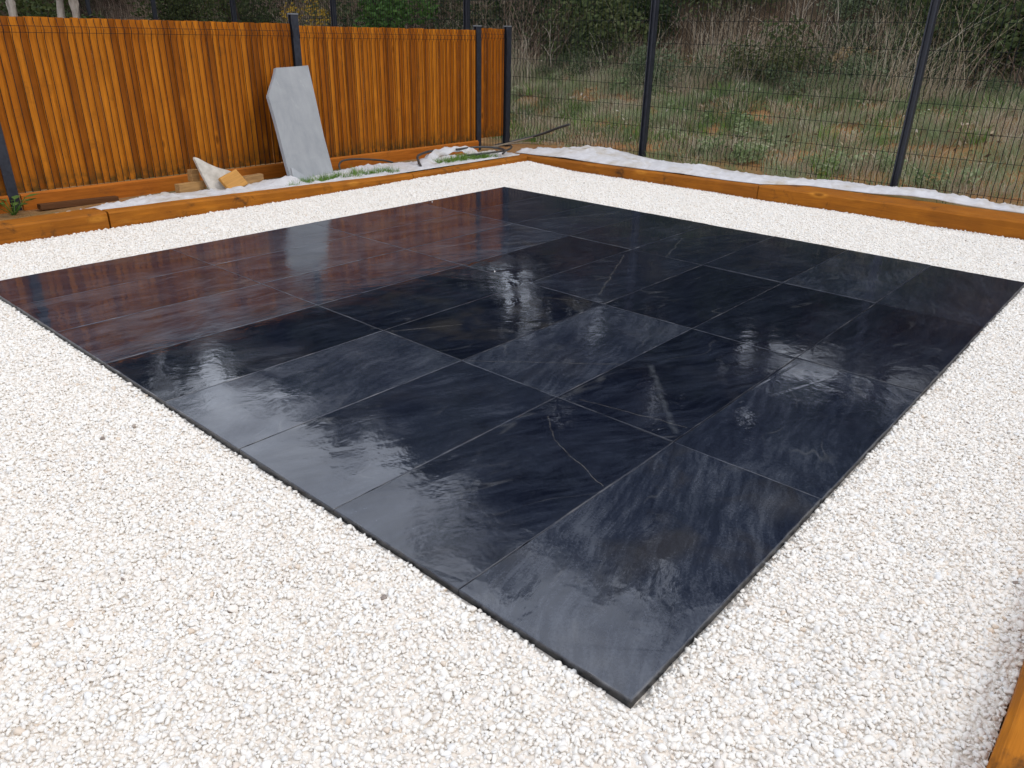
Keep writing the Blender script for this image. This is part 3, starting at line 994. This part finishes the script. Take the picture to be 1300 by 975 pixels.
# ------------------------------------------------------------------ offcuts, planks and stones at the fence foot
def block(name, a, b, mat, rot, label, cat, bev=0.003):
    """box of given size resting with its base centre at a"""
    bm = bmesh.new()
    bmesh.ops.create_cube(bm, size=1.0)
    bmesh.ops.subdivide_edges(bm, edges=bm.edges[:], cuts=2, use_grid_fill=True)
    for v_ in bm.verts:
        v_.co = Vector((v_.co.x*b[0], v_.co.y*b[1], v_.co.z*b[2]))
    bmesh.ops.bevel(bm, geom=[e for e in bm.edges if e.calc_face_angle(0) > 1], offset=bev, segments=1, affect='EDGES')
    for v_ in bm.verts:
        v_.co += Vector((random.uniform(-1, 1), random.uniform(-1, 1), random.uniform(-1, 1))) * 0.0015
    me = bpy.data.meshes.new(name)
    bm.to_mesh(me)
    bm.free()
    return tag(obj(name, me, mat, None, a, rot), label, cat)


block('wood_offcut', (1.87, 5.37, 0.075), (0.24, 0.06, 0.07), MAT['offcut'], (0, R(1), R(10)), 'flat tan wood offcut lying against the kickboard left of the pale stone', 'wood offcut')
block('wood_offcut', (1.94, 5.43, 0.15), (0.075, 0.05, 0.09), MAT['offcut'], (0, R(3), R(8)), 'small upright tan block standing on the flat offcut', 'wood offcut')
block('wood_offcut', (2.41, 5.37, 0.07), (0.19, 0.07, 0.07), MAT['offcut'], (0, R(-2), R(6)), 'tan wood offcut lying between the orange square and the grey slab', 'wood offcut')
block('wood_offcut', (2.165, 5.235, 0.10), (0.19, 0.03, 0.145), MAT['tilewood'], (R(-38), R(-14), R(14)), 'square orange wood offcut propped tilted against the pale stone', 'wood offcut')
block('old_plank', (1.12, 5.61, 0.02), (0.56, 0.06, 0.04), MAT['oldplank'], (0, R(2), R(3)), 'dark brown old plank lying along the foot of the kickboard', 'plank')


def flag(name, pts, T, mat, origin, u, vdir, label, cat):
    """a thin broken stone: outline in (u, v) swept by T"""
    u = Vector(u).normalized()
    n_ = u.cross(Vector(vdir)).normalized()
    w_ = n_.cross(u)
    N_ = len(pts)
    v_ = [(x, y, 0) for x, y in pts] + [(x*1.01, y*1.01, -T) for x, y in pts]
    f_ = [tuple(range(N_)), tuple(N_ + k for k in range(N_))[::-1]] + [(k, k+N_, (k+1) % N_ + N_, (k+1) % N_) for k in range(N_)]
    o = obj(name, mesh(name, v_, f_), mat)
    mt = Matrix.Identity(4)
    for r_ in range(3):
        mt[r_][0], mt[r_][1], mt[r_][2] = u[r_], w_[r_], n_[r_]
    mt.translation = origin
    o.matrix_world = mt
    return tag(o, label, cat)


flag('stone_offcut', [(0, 0), (.05, -.005), (.13, 0), (.18, .01), (.25, .13), (.20, .155), (.12, .185), (.05, .225), (-.02, .275), (-.045, .285), (-.05, .27), (-.03, .15)], 0.022, MAT['palestone'],
     (1.985, 5.265, 0.03), (1, 0.08, 0), (0, 0.35, 1), 'pale triangular stone offcut with a pointed tip standing among the wood offcuts', 'stone')
flag('slate_shard', [(0, 0), (.09, .005), (.16, .02), (.11, .06), (.05, .105), (.012, .14), (-.008, .145), (-.012, .07)], 0.018, MAT['dryslate'],
     (2.660, 5.105, 0.03), (1, -0.22, 0), (0, 0.45, 1), 'small triangular slate shard standing at the foot of the leaning slab', 'stone')
block('orange_scrap', (5.52, 4.42, 0.125), (0.05, 0.022, 0.012), MAT['orange'], (0, 0, R(25)), 'tiny bright orange scrap lying on the white cloth by the corner', 'scrap', 0.002)


def hose(pts, r, label, mat='hose', cat='hose', name='irrigation_hose', n_=30):
    mb_ = MB()
    pt = bezier(pts, n_)
    mb_.tube(pt, r if not isinstance(r, tuple) else [r[0] + (r[1]-r[0])*k/(len(pt)-1) for k in range(len(pt))], 8)
    return tag(mb_.build(name, MAT[mat], None, True), label, cat)


hose([(3.41, 5.50, 0.02), (3.43, 5.54, 0.07), (3.52, 5.58, 0.095), (3.70, 5.58, 0.09), (3.98, 5.57, 0.05), (4.1, 5.56, 0.02)], 0.009, 'black hose arching along the kickboard right of the leaning slab')
hose([(3.98, 5.00, 0.05), (4.06, 5.13, 0.085), (4.16, 5.24, 0.115), (4.36, 5.32, 0.125), (4.52, 5.36, 0.12)], 0.012, 'grey black hose end poking out beneath the white cloth fold')
hose([(4.72, 5.28, 0.12), (5.00, 5.24, 0.125), (5.16, 5.12, 0.115), (5.12, 4.96, 0.11), (4.98, 4.86, 0.10)], 0.011, 'black hose loop crossing the white cloth beside the back corner')
hose([(4.66, 5.10, 0.085), (4.90, 4.99, 0.10), (5.2, 5.0, 0.10), (5.5, 5.2, 0.09), (5.75, 5.45, 0.06)], 0.010, 'thin black hose running low under the corner of the white cloth')
hose([(5.95, 5.95, -0.02), (6.1, 5.82, 0.02), (6.28, 5.62, 0.085), (6.30, 5.40, 0.155), (6.30, 5.20, 0.23), (6.32, 5.04, 0.285)], 0.014, 'black pipe rising at a slant in front of the wire fence', cat='pipe', name='black_pipe')
hose([(5.72, 5.75, 0.0), (5.95, 5.70, 0.03), (6.12, 5.58, 0.075), (6.2, 5.48, 0.11)], (0.014, 0.007), 'dry brown stick lying by the end post of the slat fence', 'stick', 'stick', 'dry_stick')
hose([(5.45, 5.42, 0.05), (5.7, 5.52, 0.06), (5.95, 5.42, 0.07), (6.2, 5.40, 0.05)], (0.008, 0.005), 'thin forked dry twig on the cloth by the fence corner', 'stick', 'stick', 'dry_stick')


# ------------------------------------------------------------------ vegetation pieces
def set_leaf(me, vals):
    a = me.attributes.new('leaf', 'FLOAT', 'POINT')
    a.data.foreach_set('value', np.asarray(vals, np.float32))


def blades(n_, r, hmin, hmax, wid, lean, seed, mat, seg=2):
    rs = random.Random(seed)
    v, f, lf = [], [], []
    for k in range(n_):
        a, d = rs.uniform(0, 6.283), r * math.sqrt(rs.random())
        bx, by = d*math.cos(a), d*math.sin(a)
        h_ = rs.uniform(hmin, hmax)
        la, ll = a + rs.uniform(-1, 1), h_ * rs.uniform(0.1, lean)
        wa = rs.uniform(0, 6.283)
        wx, wy = wid*math.cos(wa)/2, wid*math.sin(wa)/2
        i0 = len(v)
        tv = rs.random()
        for s_ in range(seg + 1):
            t_ = s_ / seg
            x, y, z = bx + ll*math.cos(la)*t_**1.8, by + ll*math.sin(la)*t_**1.8, h_ * (t_ - 0.12*(ll/h_)*t_**2)
            tw = 1 - 0.85*t_
            if s_ < seg:
                v += [(x - wx*tw, y - wy*tw, z), (x + wx*tw, y + wy*tw, z)]
                lf += [tv, tv]
            else:
                v.append((x, y, z)); lf.append(tv)
        for s_ in range(seg - 1):
            p = i0 + 2*s_
            f.append((p, p+1, p+3, p+2))
        p = i0 + 2*(seg-1)
        f.append((p, p+1, p+2))
    me = mesh('tuft', v, f)
    set_leaf(me, lf)
    me.materials.append(mat)
    return me


def leaf_cloud(v, f, lf, c, rad, n_, size, rs, flat=0.8):
    for _ in range(n_):
        while True:
            p = Vector((rs.uniform(-1, 1), rs.uniform(-1, 1), rs.uniform(-1, 1)))
            if p.length <= 1: break
        p = Vector((p.x*rad, p.y*rad, p.z*rad*flat)) + Vector(c)
        d = Vector((rs.gauss(0, 1), rs.gauss(0, 1), rs.gauss(0, .7))).normalized()
        e = d.cross(Vector((rs.gauss(0, 1), rs.gauss(0, 1), rs.gauss(0, 1)))).normalized()
        s_ = size * rs.uniform(.6, 1.3)
        i0 = len(v)
        v += [tuple(p - d*s_*.5), tuple(p + e*s_*.26), tuple(p + d*s_*.5), tuple(p - e*s_*.26)]
        lf += [rs.random()] * 4
        f.append((i0, i0+1, i0+2, i0+3))


def stem_tangle(seed, mat, n_, hmin, hmax, r, wid, twigs=5, leafmat=None):
    rs = random.Random(seed)
    v, f, lf = [], [], []

    def strip(pts, w0, w1, tv):
        i0 = len(v)
        wa = rs.uniform(0, 6.283)
        for k, p in enumerate(pts):
            ww = w0 + (w1-w0)*k/(len(pts)-1)
            v.extend([(p[0]-ww*math.cos(wa)/2, p[1]-ww*math.sin(wa)/2, p[2]), (p[0]+ww*math.cos(wa)/2, p[1]+ww*math.sin(wa)/2, p[2])])
            lf.extend([tv, tv])
        for k in range(len(pts)-1):
            q_ = i0 + 2*k
            f.append((q_, q_+1, q_+3, q_+2))
    for k in range(n_):
        a, d = rs.uniform(0, 6.283), r*math.sqrt(rs.random())
        p = [d*math.cos(a), d*math.sin(a), 0]
        h_ = rs.uniform(hmin, hmax)
        dx_, dy_ = rs.gauss(0, .42), rs.gauss(0, .42)
        pts = []
        for s_ in range(5):
            t_ = s_/4
            pts.append((p[0] + dx_*h_*t_**1.5 + rs.gauss(0, .015), p[1] + dy_*h_*t_**1.5 + rs.gauss(0, .015), h_*t_))
        tv = rs.random()
        strip(pts, wid, wid*.4, tv)
        for _ in range(twigs):
            s_ = rs.randint(1, 4)
            b0 = pts[s_]
            l_ = h_*rs.uniform(.12, .45)
            da, db = rs.uniform(0, 6.283), rs.uniform(-.4, .8)
            e = (b0[0]+l_*math.cos(da)*.7, b0[1]+l_*math.sin(da)*.7, b0[2]+l_*db)
            mid = tuple((b0[q_]+e[q_])/2 + rs.gauss(0, .02) for q_ in range(3))
            strip([b0, mid, e], wid*.55, wid*.3, min(1, tv + rs.uniform(-.2, .3)))
    me = mesh('brush', v, f)
    set_leaf(me, lf)
    me.materials.append(mat)
    return me


# points on the bank
def bank_points(n_, x0, x1, y0, y1, dens):
    p = np.column_stack([rng.uniform(x0, x1, n_), rng.uniform(y0, y1, n_)])
    k = rng.random(n_) < dens(p[:, 0], p[:, 1])
    p = p[k]
    return np.column_stack([p, terrain(p[:, 0], p[:, 1])])


def sdist(x, y):
    return np.maximum(x - FX - 0.2, (y - 22.5) * 0.9)


def place(name, p, variants, smin, smax, label, tilt=0.15, tint=None):
    n_ = len(p)
    rot = np.column_stack([rng.normal(0, tilt, n_), rng.normal(0, tilt, n_), rng.uniform(0, 6.283, n_)])
    s_ = rng.uniform(smin, smax, n_)
    ti = rng.random(n_) if tint is None else np.clip(tint + rng.normal(0, .15, n_), 0, 1)
    scatter(name, p, rot, np.column_stack([s_, s_, s_*rng.uniform(.8, 1.25, n_)]), rng.integers(0, len(variants), n_), ti, variants, label)


g_var = [blades(26, .10, .03, .13, .008, 1.1, 100+k, MAT['grass']) for k in range(6)]
d_var = [blades(18, .10, .03, .20, .006, 1.3, 200+k, MAT['dry']) for k in range(6)]
lu_var = [blades(34, .11, .08, .22, .009, .9, 250+k, MAT['lush']) for k in range(4)]
tall_var = [stem_tangle(300+k, MAT['dry'], 16, .35, .95, .22, .006, 3) for k in range(5)]
br_var = [stem_tangle(330+k, MAT['brush'], 26, .4, 1.25, .6, .011, 9) for k in range(6)]


def leafy(seed, n_, rad, size, mat, hz=0.6):
    rs = random.Random(seed)
    v, f, lf = [], [], []
    for k in range(9):
        c = (rs.uniform(-.6, .6)*rad, rs.uniform(-.6, .6)*rad, rs.uniform(.2, 1.0)*rad*hz*1.6)
        leaf_cloud(v, f, lf, c, rad*rs.uniform(.3, .55), n_//9, size, rs)
    me = mesh('leaf_mound', v, f)
    set_leaf(me, lf)
    me.materials.append(mat)
    return me


lf_var = [leafy(400+k, 700, .75, .075, MAT['leafdark']) for k in range(5)]
bush_var = [leafy(460+k, 900, .48, .042, MAT['bushleaf'], .5) for k in range(4)]
low_var = [leafy(440+k, 220, .16, .035, MAT['grass'], .5) for k in range(4)]

patch = lambda x, y, sd_, sc: vnoise(x, y, sd_, 3, sc)
p = bank_points(42000, 6.0, 12.4, -7, 23, lambda x, y: (0.26 + 0.74*np.clip((patch(x, y, 41, 2.2)-.48)*8, 0, 1)) * np.clip(.20 + sdist(x, y)*.24, 0, 1) * np.clip((sdist(x, y) + 0.7), 0, 1) * np.clip((5.3 - sdist(x, y)), 0, 1))
place('bank_grass', p, g_var, .7, 1.35, 'short green grass growing on the bank behind the wire fence', tint=np.clip(patch(p[:, 0], p[:, 1], 47, .7)*1.5-.3, 0, 1))
p = bank_points(24000, 6.2, 12.8, -7, 23, lambda x, y: (0.10 + 0.9*np.clip((patch(x, y, 43, 2.0)-.48)*8, 0, 1)) * np.clip(sdist(x, y)*.8 + .35, 0, 1) * np.clip((5.8 - sdist(x, y)), 0, 1))
place('dry_grass', p, d_var, .7, 1.4, 'dry tan grass scattered through the bank')
p = bank_points(1100, 6.4, 11.0, -6, 23, lambda x, y: np.clip((patch(x, y, 44, 2.2)-.5)*7, 0, 1))
place('lush_grass', p, lu_var, .6, 1.25, 'fresh bright green tufts on the lower bank')
p = bank_points(1500, 6.8, 11.4, -6, 23, lambda x, y: np.clip((patch(x, y, 48, 1.1)-.45)*6, 0, 1))
place('leafy_weeds', p, low_var, .6, 1.3, 'low leafy weeds on the bank')
p = bank_points(1800, 9.0, 14.5, -8, 28, lambda x, y: np.clip((sdist(x, y)-2.2)*.6, 0, 1) * (0.10 + 0.9*np.clip((patch(x, y, 45, .8)-.45)*5, 0, 1)))
place('dry_weeds', p, tall_var, .6, 1.25, 'tall dry weed stems where the grass meets the brush')
p = bank_points(6500, 10, 27, -14, 44, lambda x, y: np.clip((sdist(x, y)-4.0)*1.2, 0, 1) * np.clip((18-sdist(x, y))*.3, 0, 1) * (0.30 + 0.7*np.clip((patch(x, y, 46, .9)-.44)*6, 0, 1)))
keep = np.ones(len(p), bool)                     # the big shrubs stand free of the brush in front of them
for sx_, sy_, sr_ in ((14.2, 5.6, 1.5), (14.6, 7.7, 1.3), (13.9, 3.4, 1.1), (13.4, 9.6, 1.0)):
    yl = sy_ - (sx_ - p[:, 0]) * (sy_ + .55) / (sx_ + 1.0)
    keep &= ~((np.abs(p[:, 1] - yl) < sr_) & (p[:, 0] < sx_ + .6))
p = p[keep]
place('brush', p, br_var, .7, 1.35, 'dense dry brown brush covering the steep bank', tint=np.clip(patch(p[:, 0], p[:, 1], 61, .45)*1.6-.35, 0, 1))
p = bank_points(3600, 10.0, 27, -14, 44, lambda x, y: np.clip((sdist(x, y)-3.9)*.8, 0, 1) * np.clip((18-sdist(x, y))*.3, 0, 1) * np.clip((patch(x, y, 52, .5)-.42)*6, 0.10, 1))
place('undergrowth', p, lf_var, .6, 1.3, 'dark green leafy undergrowth among the brown brush')


rs_ = random.Random(77)
lit_var = []
for q_ in range(5):
    v, f, lf = [], [], []
    leaf_cloud(v, f, lf, (0, 0, .03), .17, 9, .05, rs_, .3)
    me = mesh('litter', v, f); set_leaf(me, lf); me.materials.append(MAT['litter'])
    lit_var.append(me)
p = bank_points(2600, 9.4, 17, -9, 28, lambda x, y: np.clip((sdist(x, y)-2.8)*.8, 0, 1) * np.clip((10-sdist(x, y))*.25, 0, 1) * np.clip((patch(x, y, 66, .8)-.46)*7, 0.04, 1))
place('low_bushes', p, bush_var, .45, 1.1, 'grey green low bushes at the foot of the brush on the bank', tint=np.clip(patch(p[:, 0], p[:, 1], 67, .7)*1.6-.3, 0, 1))
p = bank_points(2200, 9.2, 17, -9, 28, lambda x, y: np.clip((sdist(x, y)-2.6)*.8, 0, 1) * np.clip((10-sdist(x, y))*.25, 0, 1) * np.clip((patch(x, y, 69, 1.0)-.48)*7, 0.02, 1))
place('straw_grass', p, d_var, 1.8, 3.4, 'tall straw coloured grass clumps in front of the brush')
p = bank_points(5200, 6.3, 14.5, -7, 25, lambda x, y: np.clip(sdist(x, y) + .2, 0, 1) * (0.35 + .65*np.clip((patch(x, y, 58, 1.4)-.45)*6, 0, 1)))
place('fallen_leaves', p, lit_var, .6, 1.3, 'pale dead leaves and straw lying in the grass of the bank')


# shrubs that can be told apart
def shrub(x, y, h_, rad, n_, size, mat, label, seed, group=None, name='shrub'):
    rs = random.Random(seed)
    z = float(terrain(x, y))
    e = tag(empty(name, (x, y, z)), label, 'shrub', group)
    mb_ = MB()
    v, f, lf = [], [], []
    for k in range(9):
        a, l_ = rs.uniform(0, 6.283), rad*rs.uniform(.2, .85)
        tip = (l_*math.cos(a), l_*math.sin(a), h_*rs.uniform(.45, .95))
        mb_.tube(bezier([(rs.uniform(-.05, .05), rs.uniform(-.05, .05), -.05), (tip[0]*.4, tip[1]*.4, tip[2]*.6), tip], 6), [.02*h_, .014*h_, .012*h_, .009*h_, .007*h_, .006*h_, .004*h_][:7], 5)
        leaf_cloud(v, f, lf, tip, rad*rs.uniform(.32, .52), n_//14, size, rs)
        leaf_cloud(v, f, lf, (tip[0]*.6, tip[1]*.6, tip[2]*.6), rad*rs.uniform(.3, .5), n_//22, size, rs)
    mb_.build('stem', MAT['bark'], e)
    me = mesh('foliage', v, f)
    set_leaf(me, lf)
    obj('foliage', me, mat, e)
    return e


shrub(7.9, 10.1, 1.75, .75, 3000, .085, MAT['leafbright'], 'bright green shrub showing above the middle of the slat fence', 71)
shrub(7.9, 12.4, 1.60, .55, 900, .06, MAT['leafyellow'], 'yellow leaved shrub left of the bright green one above the slat fence', 72)
shrub(14.2, 5.6, 2.6, 1.7, 8000, .10, MAT['leafbush'], 'broad dark green shrub right of the middle wire fence post', 73)
shrub(14.6, 7.7, 2.9, 1.5, 4200, .10, MAT['leafbush'], 'dark green shrub left of the middle wire fence post', 74)
shrub(13.9, 3.4, 1.9, 1.2, 4600, .09, MAT['leafbush'], 'smaller olive shrub at the top between the two wire fence posts', 75)
shrub(10.3, 4.5, .50, .60, 2200, .05, MAT['leafbush'], 'low dark shrub spreading at the top of the grass between the posts', 76)
shrub(11.3, 3.72, .42, .34, 900, .05, MAT['leafstraw'], 'small tan yellow bush left of the near wire fence post', 77)
shrub(15.0, -1.2, 2.3, 1.4, 3600, .09, MAT['leafred'], 'reddish brown thicket shrub right of the near wire fence post', 78)
shrub(13.4, 9.6, 1.9, 1.1, 2600, .075, MAT['leafred'], 'russet shrub above the end of the slat fence', 79)
shrub(5.6, 18.6, 2.0, 1.3, 4200, .1, MAT['leafbush'], 'dark shrub behind the rightmost pale trunk above the slat fence', 82)
shrub(3.9, 19.4, 2.0, 1.2, 4200, .1, MAT['leafbush'], 'dark shrub behind the thick pale trunk at the far left', 83)
shrub(9.2, 19.5, 2.6, 1.4, 4200, .1, MAT['leafbush'], 'dark shrub beyond the wire fence posts right of the pale trunks', 80)
shrub(8.6, 15.6, 2.3, 1.2, 3600, .09, MAT['leafbush'], 'dark green shrub right of the pale trunks above the slat fence', 81)

# weeds and tufts inside the garden
w_ = tag(empty('weed', (0.67, 5.58, 0.0)), 'small broad leaved weed at the foot of the left fence post', 'weed')
mb = MB()
v, f, lf = [], [], []
for k in range(15):
    a = k*0.9 + random.uniform(-.2, .2)
    l_ = random.uniform(.05, .11)
    tip = Vector((l_*math.cos(a), l_*math.sin(a)*.8, random.uniform(.05, .12)))
    mb.tube([(0, 0, -.01), tuple(tip*.6), tuple(tip)], .0025, 4)
    d = Vector((math.cos(a), math.sin(a), .25)).normalized()
    e = d.cross(Vector((0, 0, 1))).normalized()
    i0 = len(v)
    s_ = random.uniform(.06, .10)
    v += [tuple(tip - d*.01), tuple(tip + d*s_*.45 + e*s_*.38), tuple(tip + d*s_*1.05 - Vector((0, 0, .008))), tuple(tip + d*s_*.45 - e*s_*.38)]
    lf += [random.random()]*4
    f.append((i0, i0+1, i0+2, i0+3))
mb.build('stem', MAT['lush'], w_)
me = mesh('leaf', v, f); set_leaf(me, lf)
obj('leaf', me, MAT['leafbright'], w_)


def tuft_strip(name, label, pts, n_, rad, seed):
    rs = np.random.default_rng(seed)
    P = np.array([tuple(q_) for q_ in bezier(pts, 40)])
    k = rs.integers(0, len(P), n_)
    p_ = P[k] + np.column_stack([rs.normal(0, rad, n_), rs.normal(0, rad*.6, n_), np.zeros(n_)])
    sc = rs.uniform(.16, .42, n_)
    scatter(name, p_, np.column_stack([rs.normal(0, .2, n_), rs.normal(0, .2, n_), rs.uniform(0, 6.28, n_)]), np.column_stack([sc, sc, sc]), rs.integers(0, 4, n_), rs.random(n_), lu_var, label)


tuft_strip('grass_tuft', 'green grass sprouting below the leaning slab beside the sleeper', [(2.62, 5.03, .04), (2.85, 5.05, .045), (3.1, 5.06, .05), (3.4, 5.04, .05), (3.66, 5.02, .04)], 70, .05, 5)
tuft_strip('grass_tuft', 'green grass patch under the white cloth fold by the back sleeper', [(4.28, 5.08, .04), (4.5, 5.07, .05), (4.75, 5.04, .05), (4.95, 4.99, .045)], 80, .05, 6)


# ------------------------------------------------------------------ trees on the bank
def tree_parts(seed, h_, spread, r0, crown0, n_leaf, size):
    rs = random.Random(seed)
    tb = MB()
    v, f, lf = [], [], []
    lean = (rs.gauss(0, .04), rs.gauss(0, .04))
    tr = [(lean[0]*z*h_ + rs.gauss(0, .04), lean[1]*z*h_ + rs.gauss(0, .04), z*h_*.92 - .3) for z in (0, .15, .3, .45, .6, .75, .9, 1)]
    tb.tube(bezier(tr, 21), [r0*(1.25 if k == 0 else 1) * (1 - .9*k/21) for k in range(22)], 9)
    for k in range(17):
        t_ = crown0 + (1 - crown0) * rs.random()
        b0 = Vector(tr[min(7, int(t_*7))]).lerp(Vector(tr[min(7, int(t_*7)+1)]), t_*7 % 1)
        a = k*2.4 + rs.uniform(-.4, .4)
        l_ = spread * rs.uniform(.45, 1.0) * (1.15 - .7*t_)
        tip = b0 + Vector((math.cos(a)*l_, math.sin(a)*l_, l_*rs.uniform(.15, .7)))
        mid = b0.lerp(tip, .5) + Vector((0, 0, -.08*l_))
        rb = r0*.38*(1.1 - t_)
        tb.tube(bezier([b0, mid, tip], 6), [rb*(1-.8*q_/6) for q_ in range(7)], 5)
        for q_ in range(4):
            c = b0.lerp(tip, rs.uniform(.45, 1.1)) + Vector((rs.gauss(0, .4), rs.gauss(0, .4), rs.gauss(0, .35)))
            leaf_cloud(v, f, lf, c, spread*rs.uniform(.16, .30), n_leaf//68, size, rs, .75)
    me = mesh('crown', v, f)
    set_leaf(me, lf)
    tm = mesh('trunk', tb.v, tb.f, True)
    return tm, me


kinds = [tree_parts(900, 11.0, 3.4, .20, .18, 9000, .33), tree_parts(911, 12.5, 3.2, .22, .22, 9000, .33), tree_parts(922, 9.5, 3.2, .18, .15, 9500, .34)]
for tm, cm in kinds:
    tm.materials.append(MAT['bark']); cm.materials.append(MAT['leaftree'])
spots = [(15.5, -3.0, 0, 1.0), (16.2, 0.4, 1, 1.05), (15.6, 3.6, 2, 1.15), (16.4, 6.6, 1, 1.1), (15.8, 9.3, 0, 1.05), (17.4, 13.8, 2, 1.3), (16.6, 14.8, 0, 1.15),
         (17.8, 19.9, 1, 1.0), (16.8, 21.3, 2, 1.15), (13.5, 25.2, 0, 1.0), (10.2, 28.2, 1, .86), (19.4, 2.0, 1, 1.0), (19.6, 5.2, 0, 1.0), (19.4, 8.4, 0, 1.0), (16.8, -6.5, 1, 1.0), (19.2, -1.6, 0, 1.0), 
         (15.2, 18.6, 2, 1.05), (19.8, 21.8, 0, 1.1), (15.2, 23.2, 2, 1.0), (16.5, 26.0, 1, .98), (12.0, 26.6, 2, .93), (7.4, 29.4, 2, .75)]
TL = 'leafy tree high on the bank, seen only as a dark reflection in the wet slate'
for x, y, k, s_ in spots:
    e = tag(empty('bank_tree', (x, y, float(terrain(x, y))), (0, 0, random.uniform(0, 6.28))), TL, 'tree', 'trees on top of the bank')
    e.scale = (s_, s_, s_)
    obj('trunk', kinds[k][0], None, e)
    obj('crown', kinds[k][1], None, e)

# pale forked dead stems standing in the grass
def dead_stem(x, y, h_, seed, label):
    rs = random.Random(seed)
    mb_ = MB()
    base = (x, y, float(terrain(x, y)) - .03)
    top = (x + rs.uniform(-.15, .15), y + rs.uniform(-.25, .25), base[2] + h_)
    main = bezier([base, ((x+top[0])/2 + rs.uniform(-.04, .04), (y+top[1])/2 + rs.uniform(-.05, .05), base[2] + h_*.5), top], 12)
    mb_.tube(main, [.014*(1 - .75*k/(len(main)-1)) for k in range(len(main))], 5)
    for k in range(5):
        p_ = main[rs.randint(4, len(main)-2)]
        e_ = p_ + Vector((rs.uniform(-.2, .2), rs.uniform(-.3, .3), h_*rs.uniform(.15, .4)))
        mb_.tube(bezier([p_, p_.lerp(e_, .5) + Vector((rs.gauss(0, .02), rs.gauss(0, .02), .02)), e_], 6), [.007, .006, .006, .005, .004, .003, .003], 4)
    o_ = mb_.build('dead_stem', MAT['deadwood'], None, True)
    return tag(o_, label, 'dead stem')


dead_stem(10.6, 8.75, .75, 3, 'pale forked dead stem in the grass just right of the slat fence end')
dead_stem(11.6, 5.35, .55, 4, 'thin pale dead stem left of the low dark shrub')
dead_stem(12.0, 4.75, .95, 5, 'tall bent pale dead stem between the wire fence posts')
dead_stem(12.2, 4.3, .85, 6, 'slanting pale dead stem left of the small tan bush')
dead_stem(11.4, 0.9, .6, 7, 'short pale dead stem right of the near wire fence post')

# three pale trunks at the top left
for x, y, r_, sd_, lab in ((3.76, 14.35, .095, 31, 'thick pale barked tree trunk at the far left above the slat fence'),
                           (4.36, 14.1, .075, 32, 'slim pale leaning trunk, middle one of the three above the slat fence'),
                           (4.66, 14.0, .10, 33, 'smooth pale leaning trunk, rightmost of the three above the slat fence')):
    e = tag(empty('pale_tree', (x, y, float(terrain(x, y)))), lab, 'tree')
    tm, cm = tree_parts(sd_, 6.6, 1.5, r_, .5, 1500, .16)
    tm.materials.append(MAT['palebark']); cm.materials.append(MAT['leaftree'])
    obj('trunk', tm, None, e)
    obj('crown', cm, None, e)
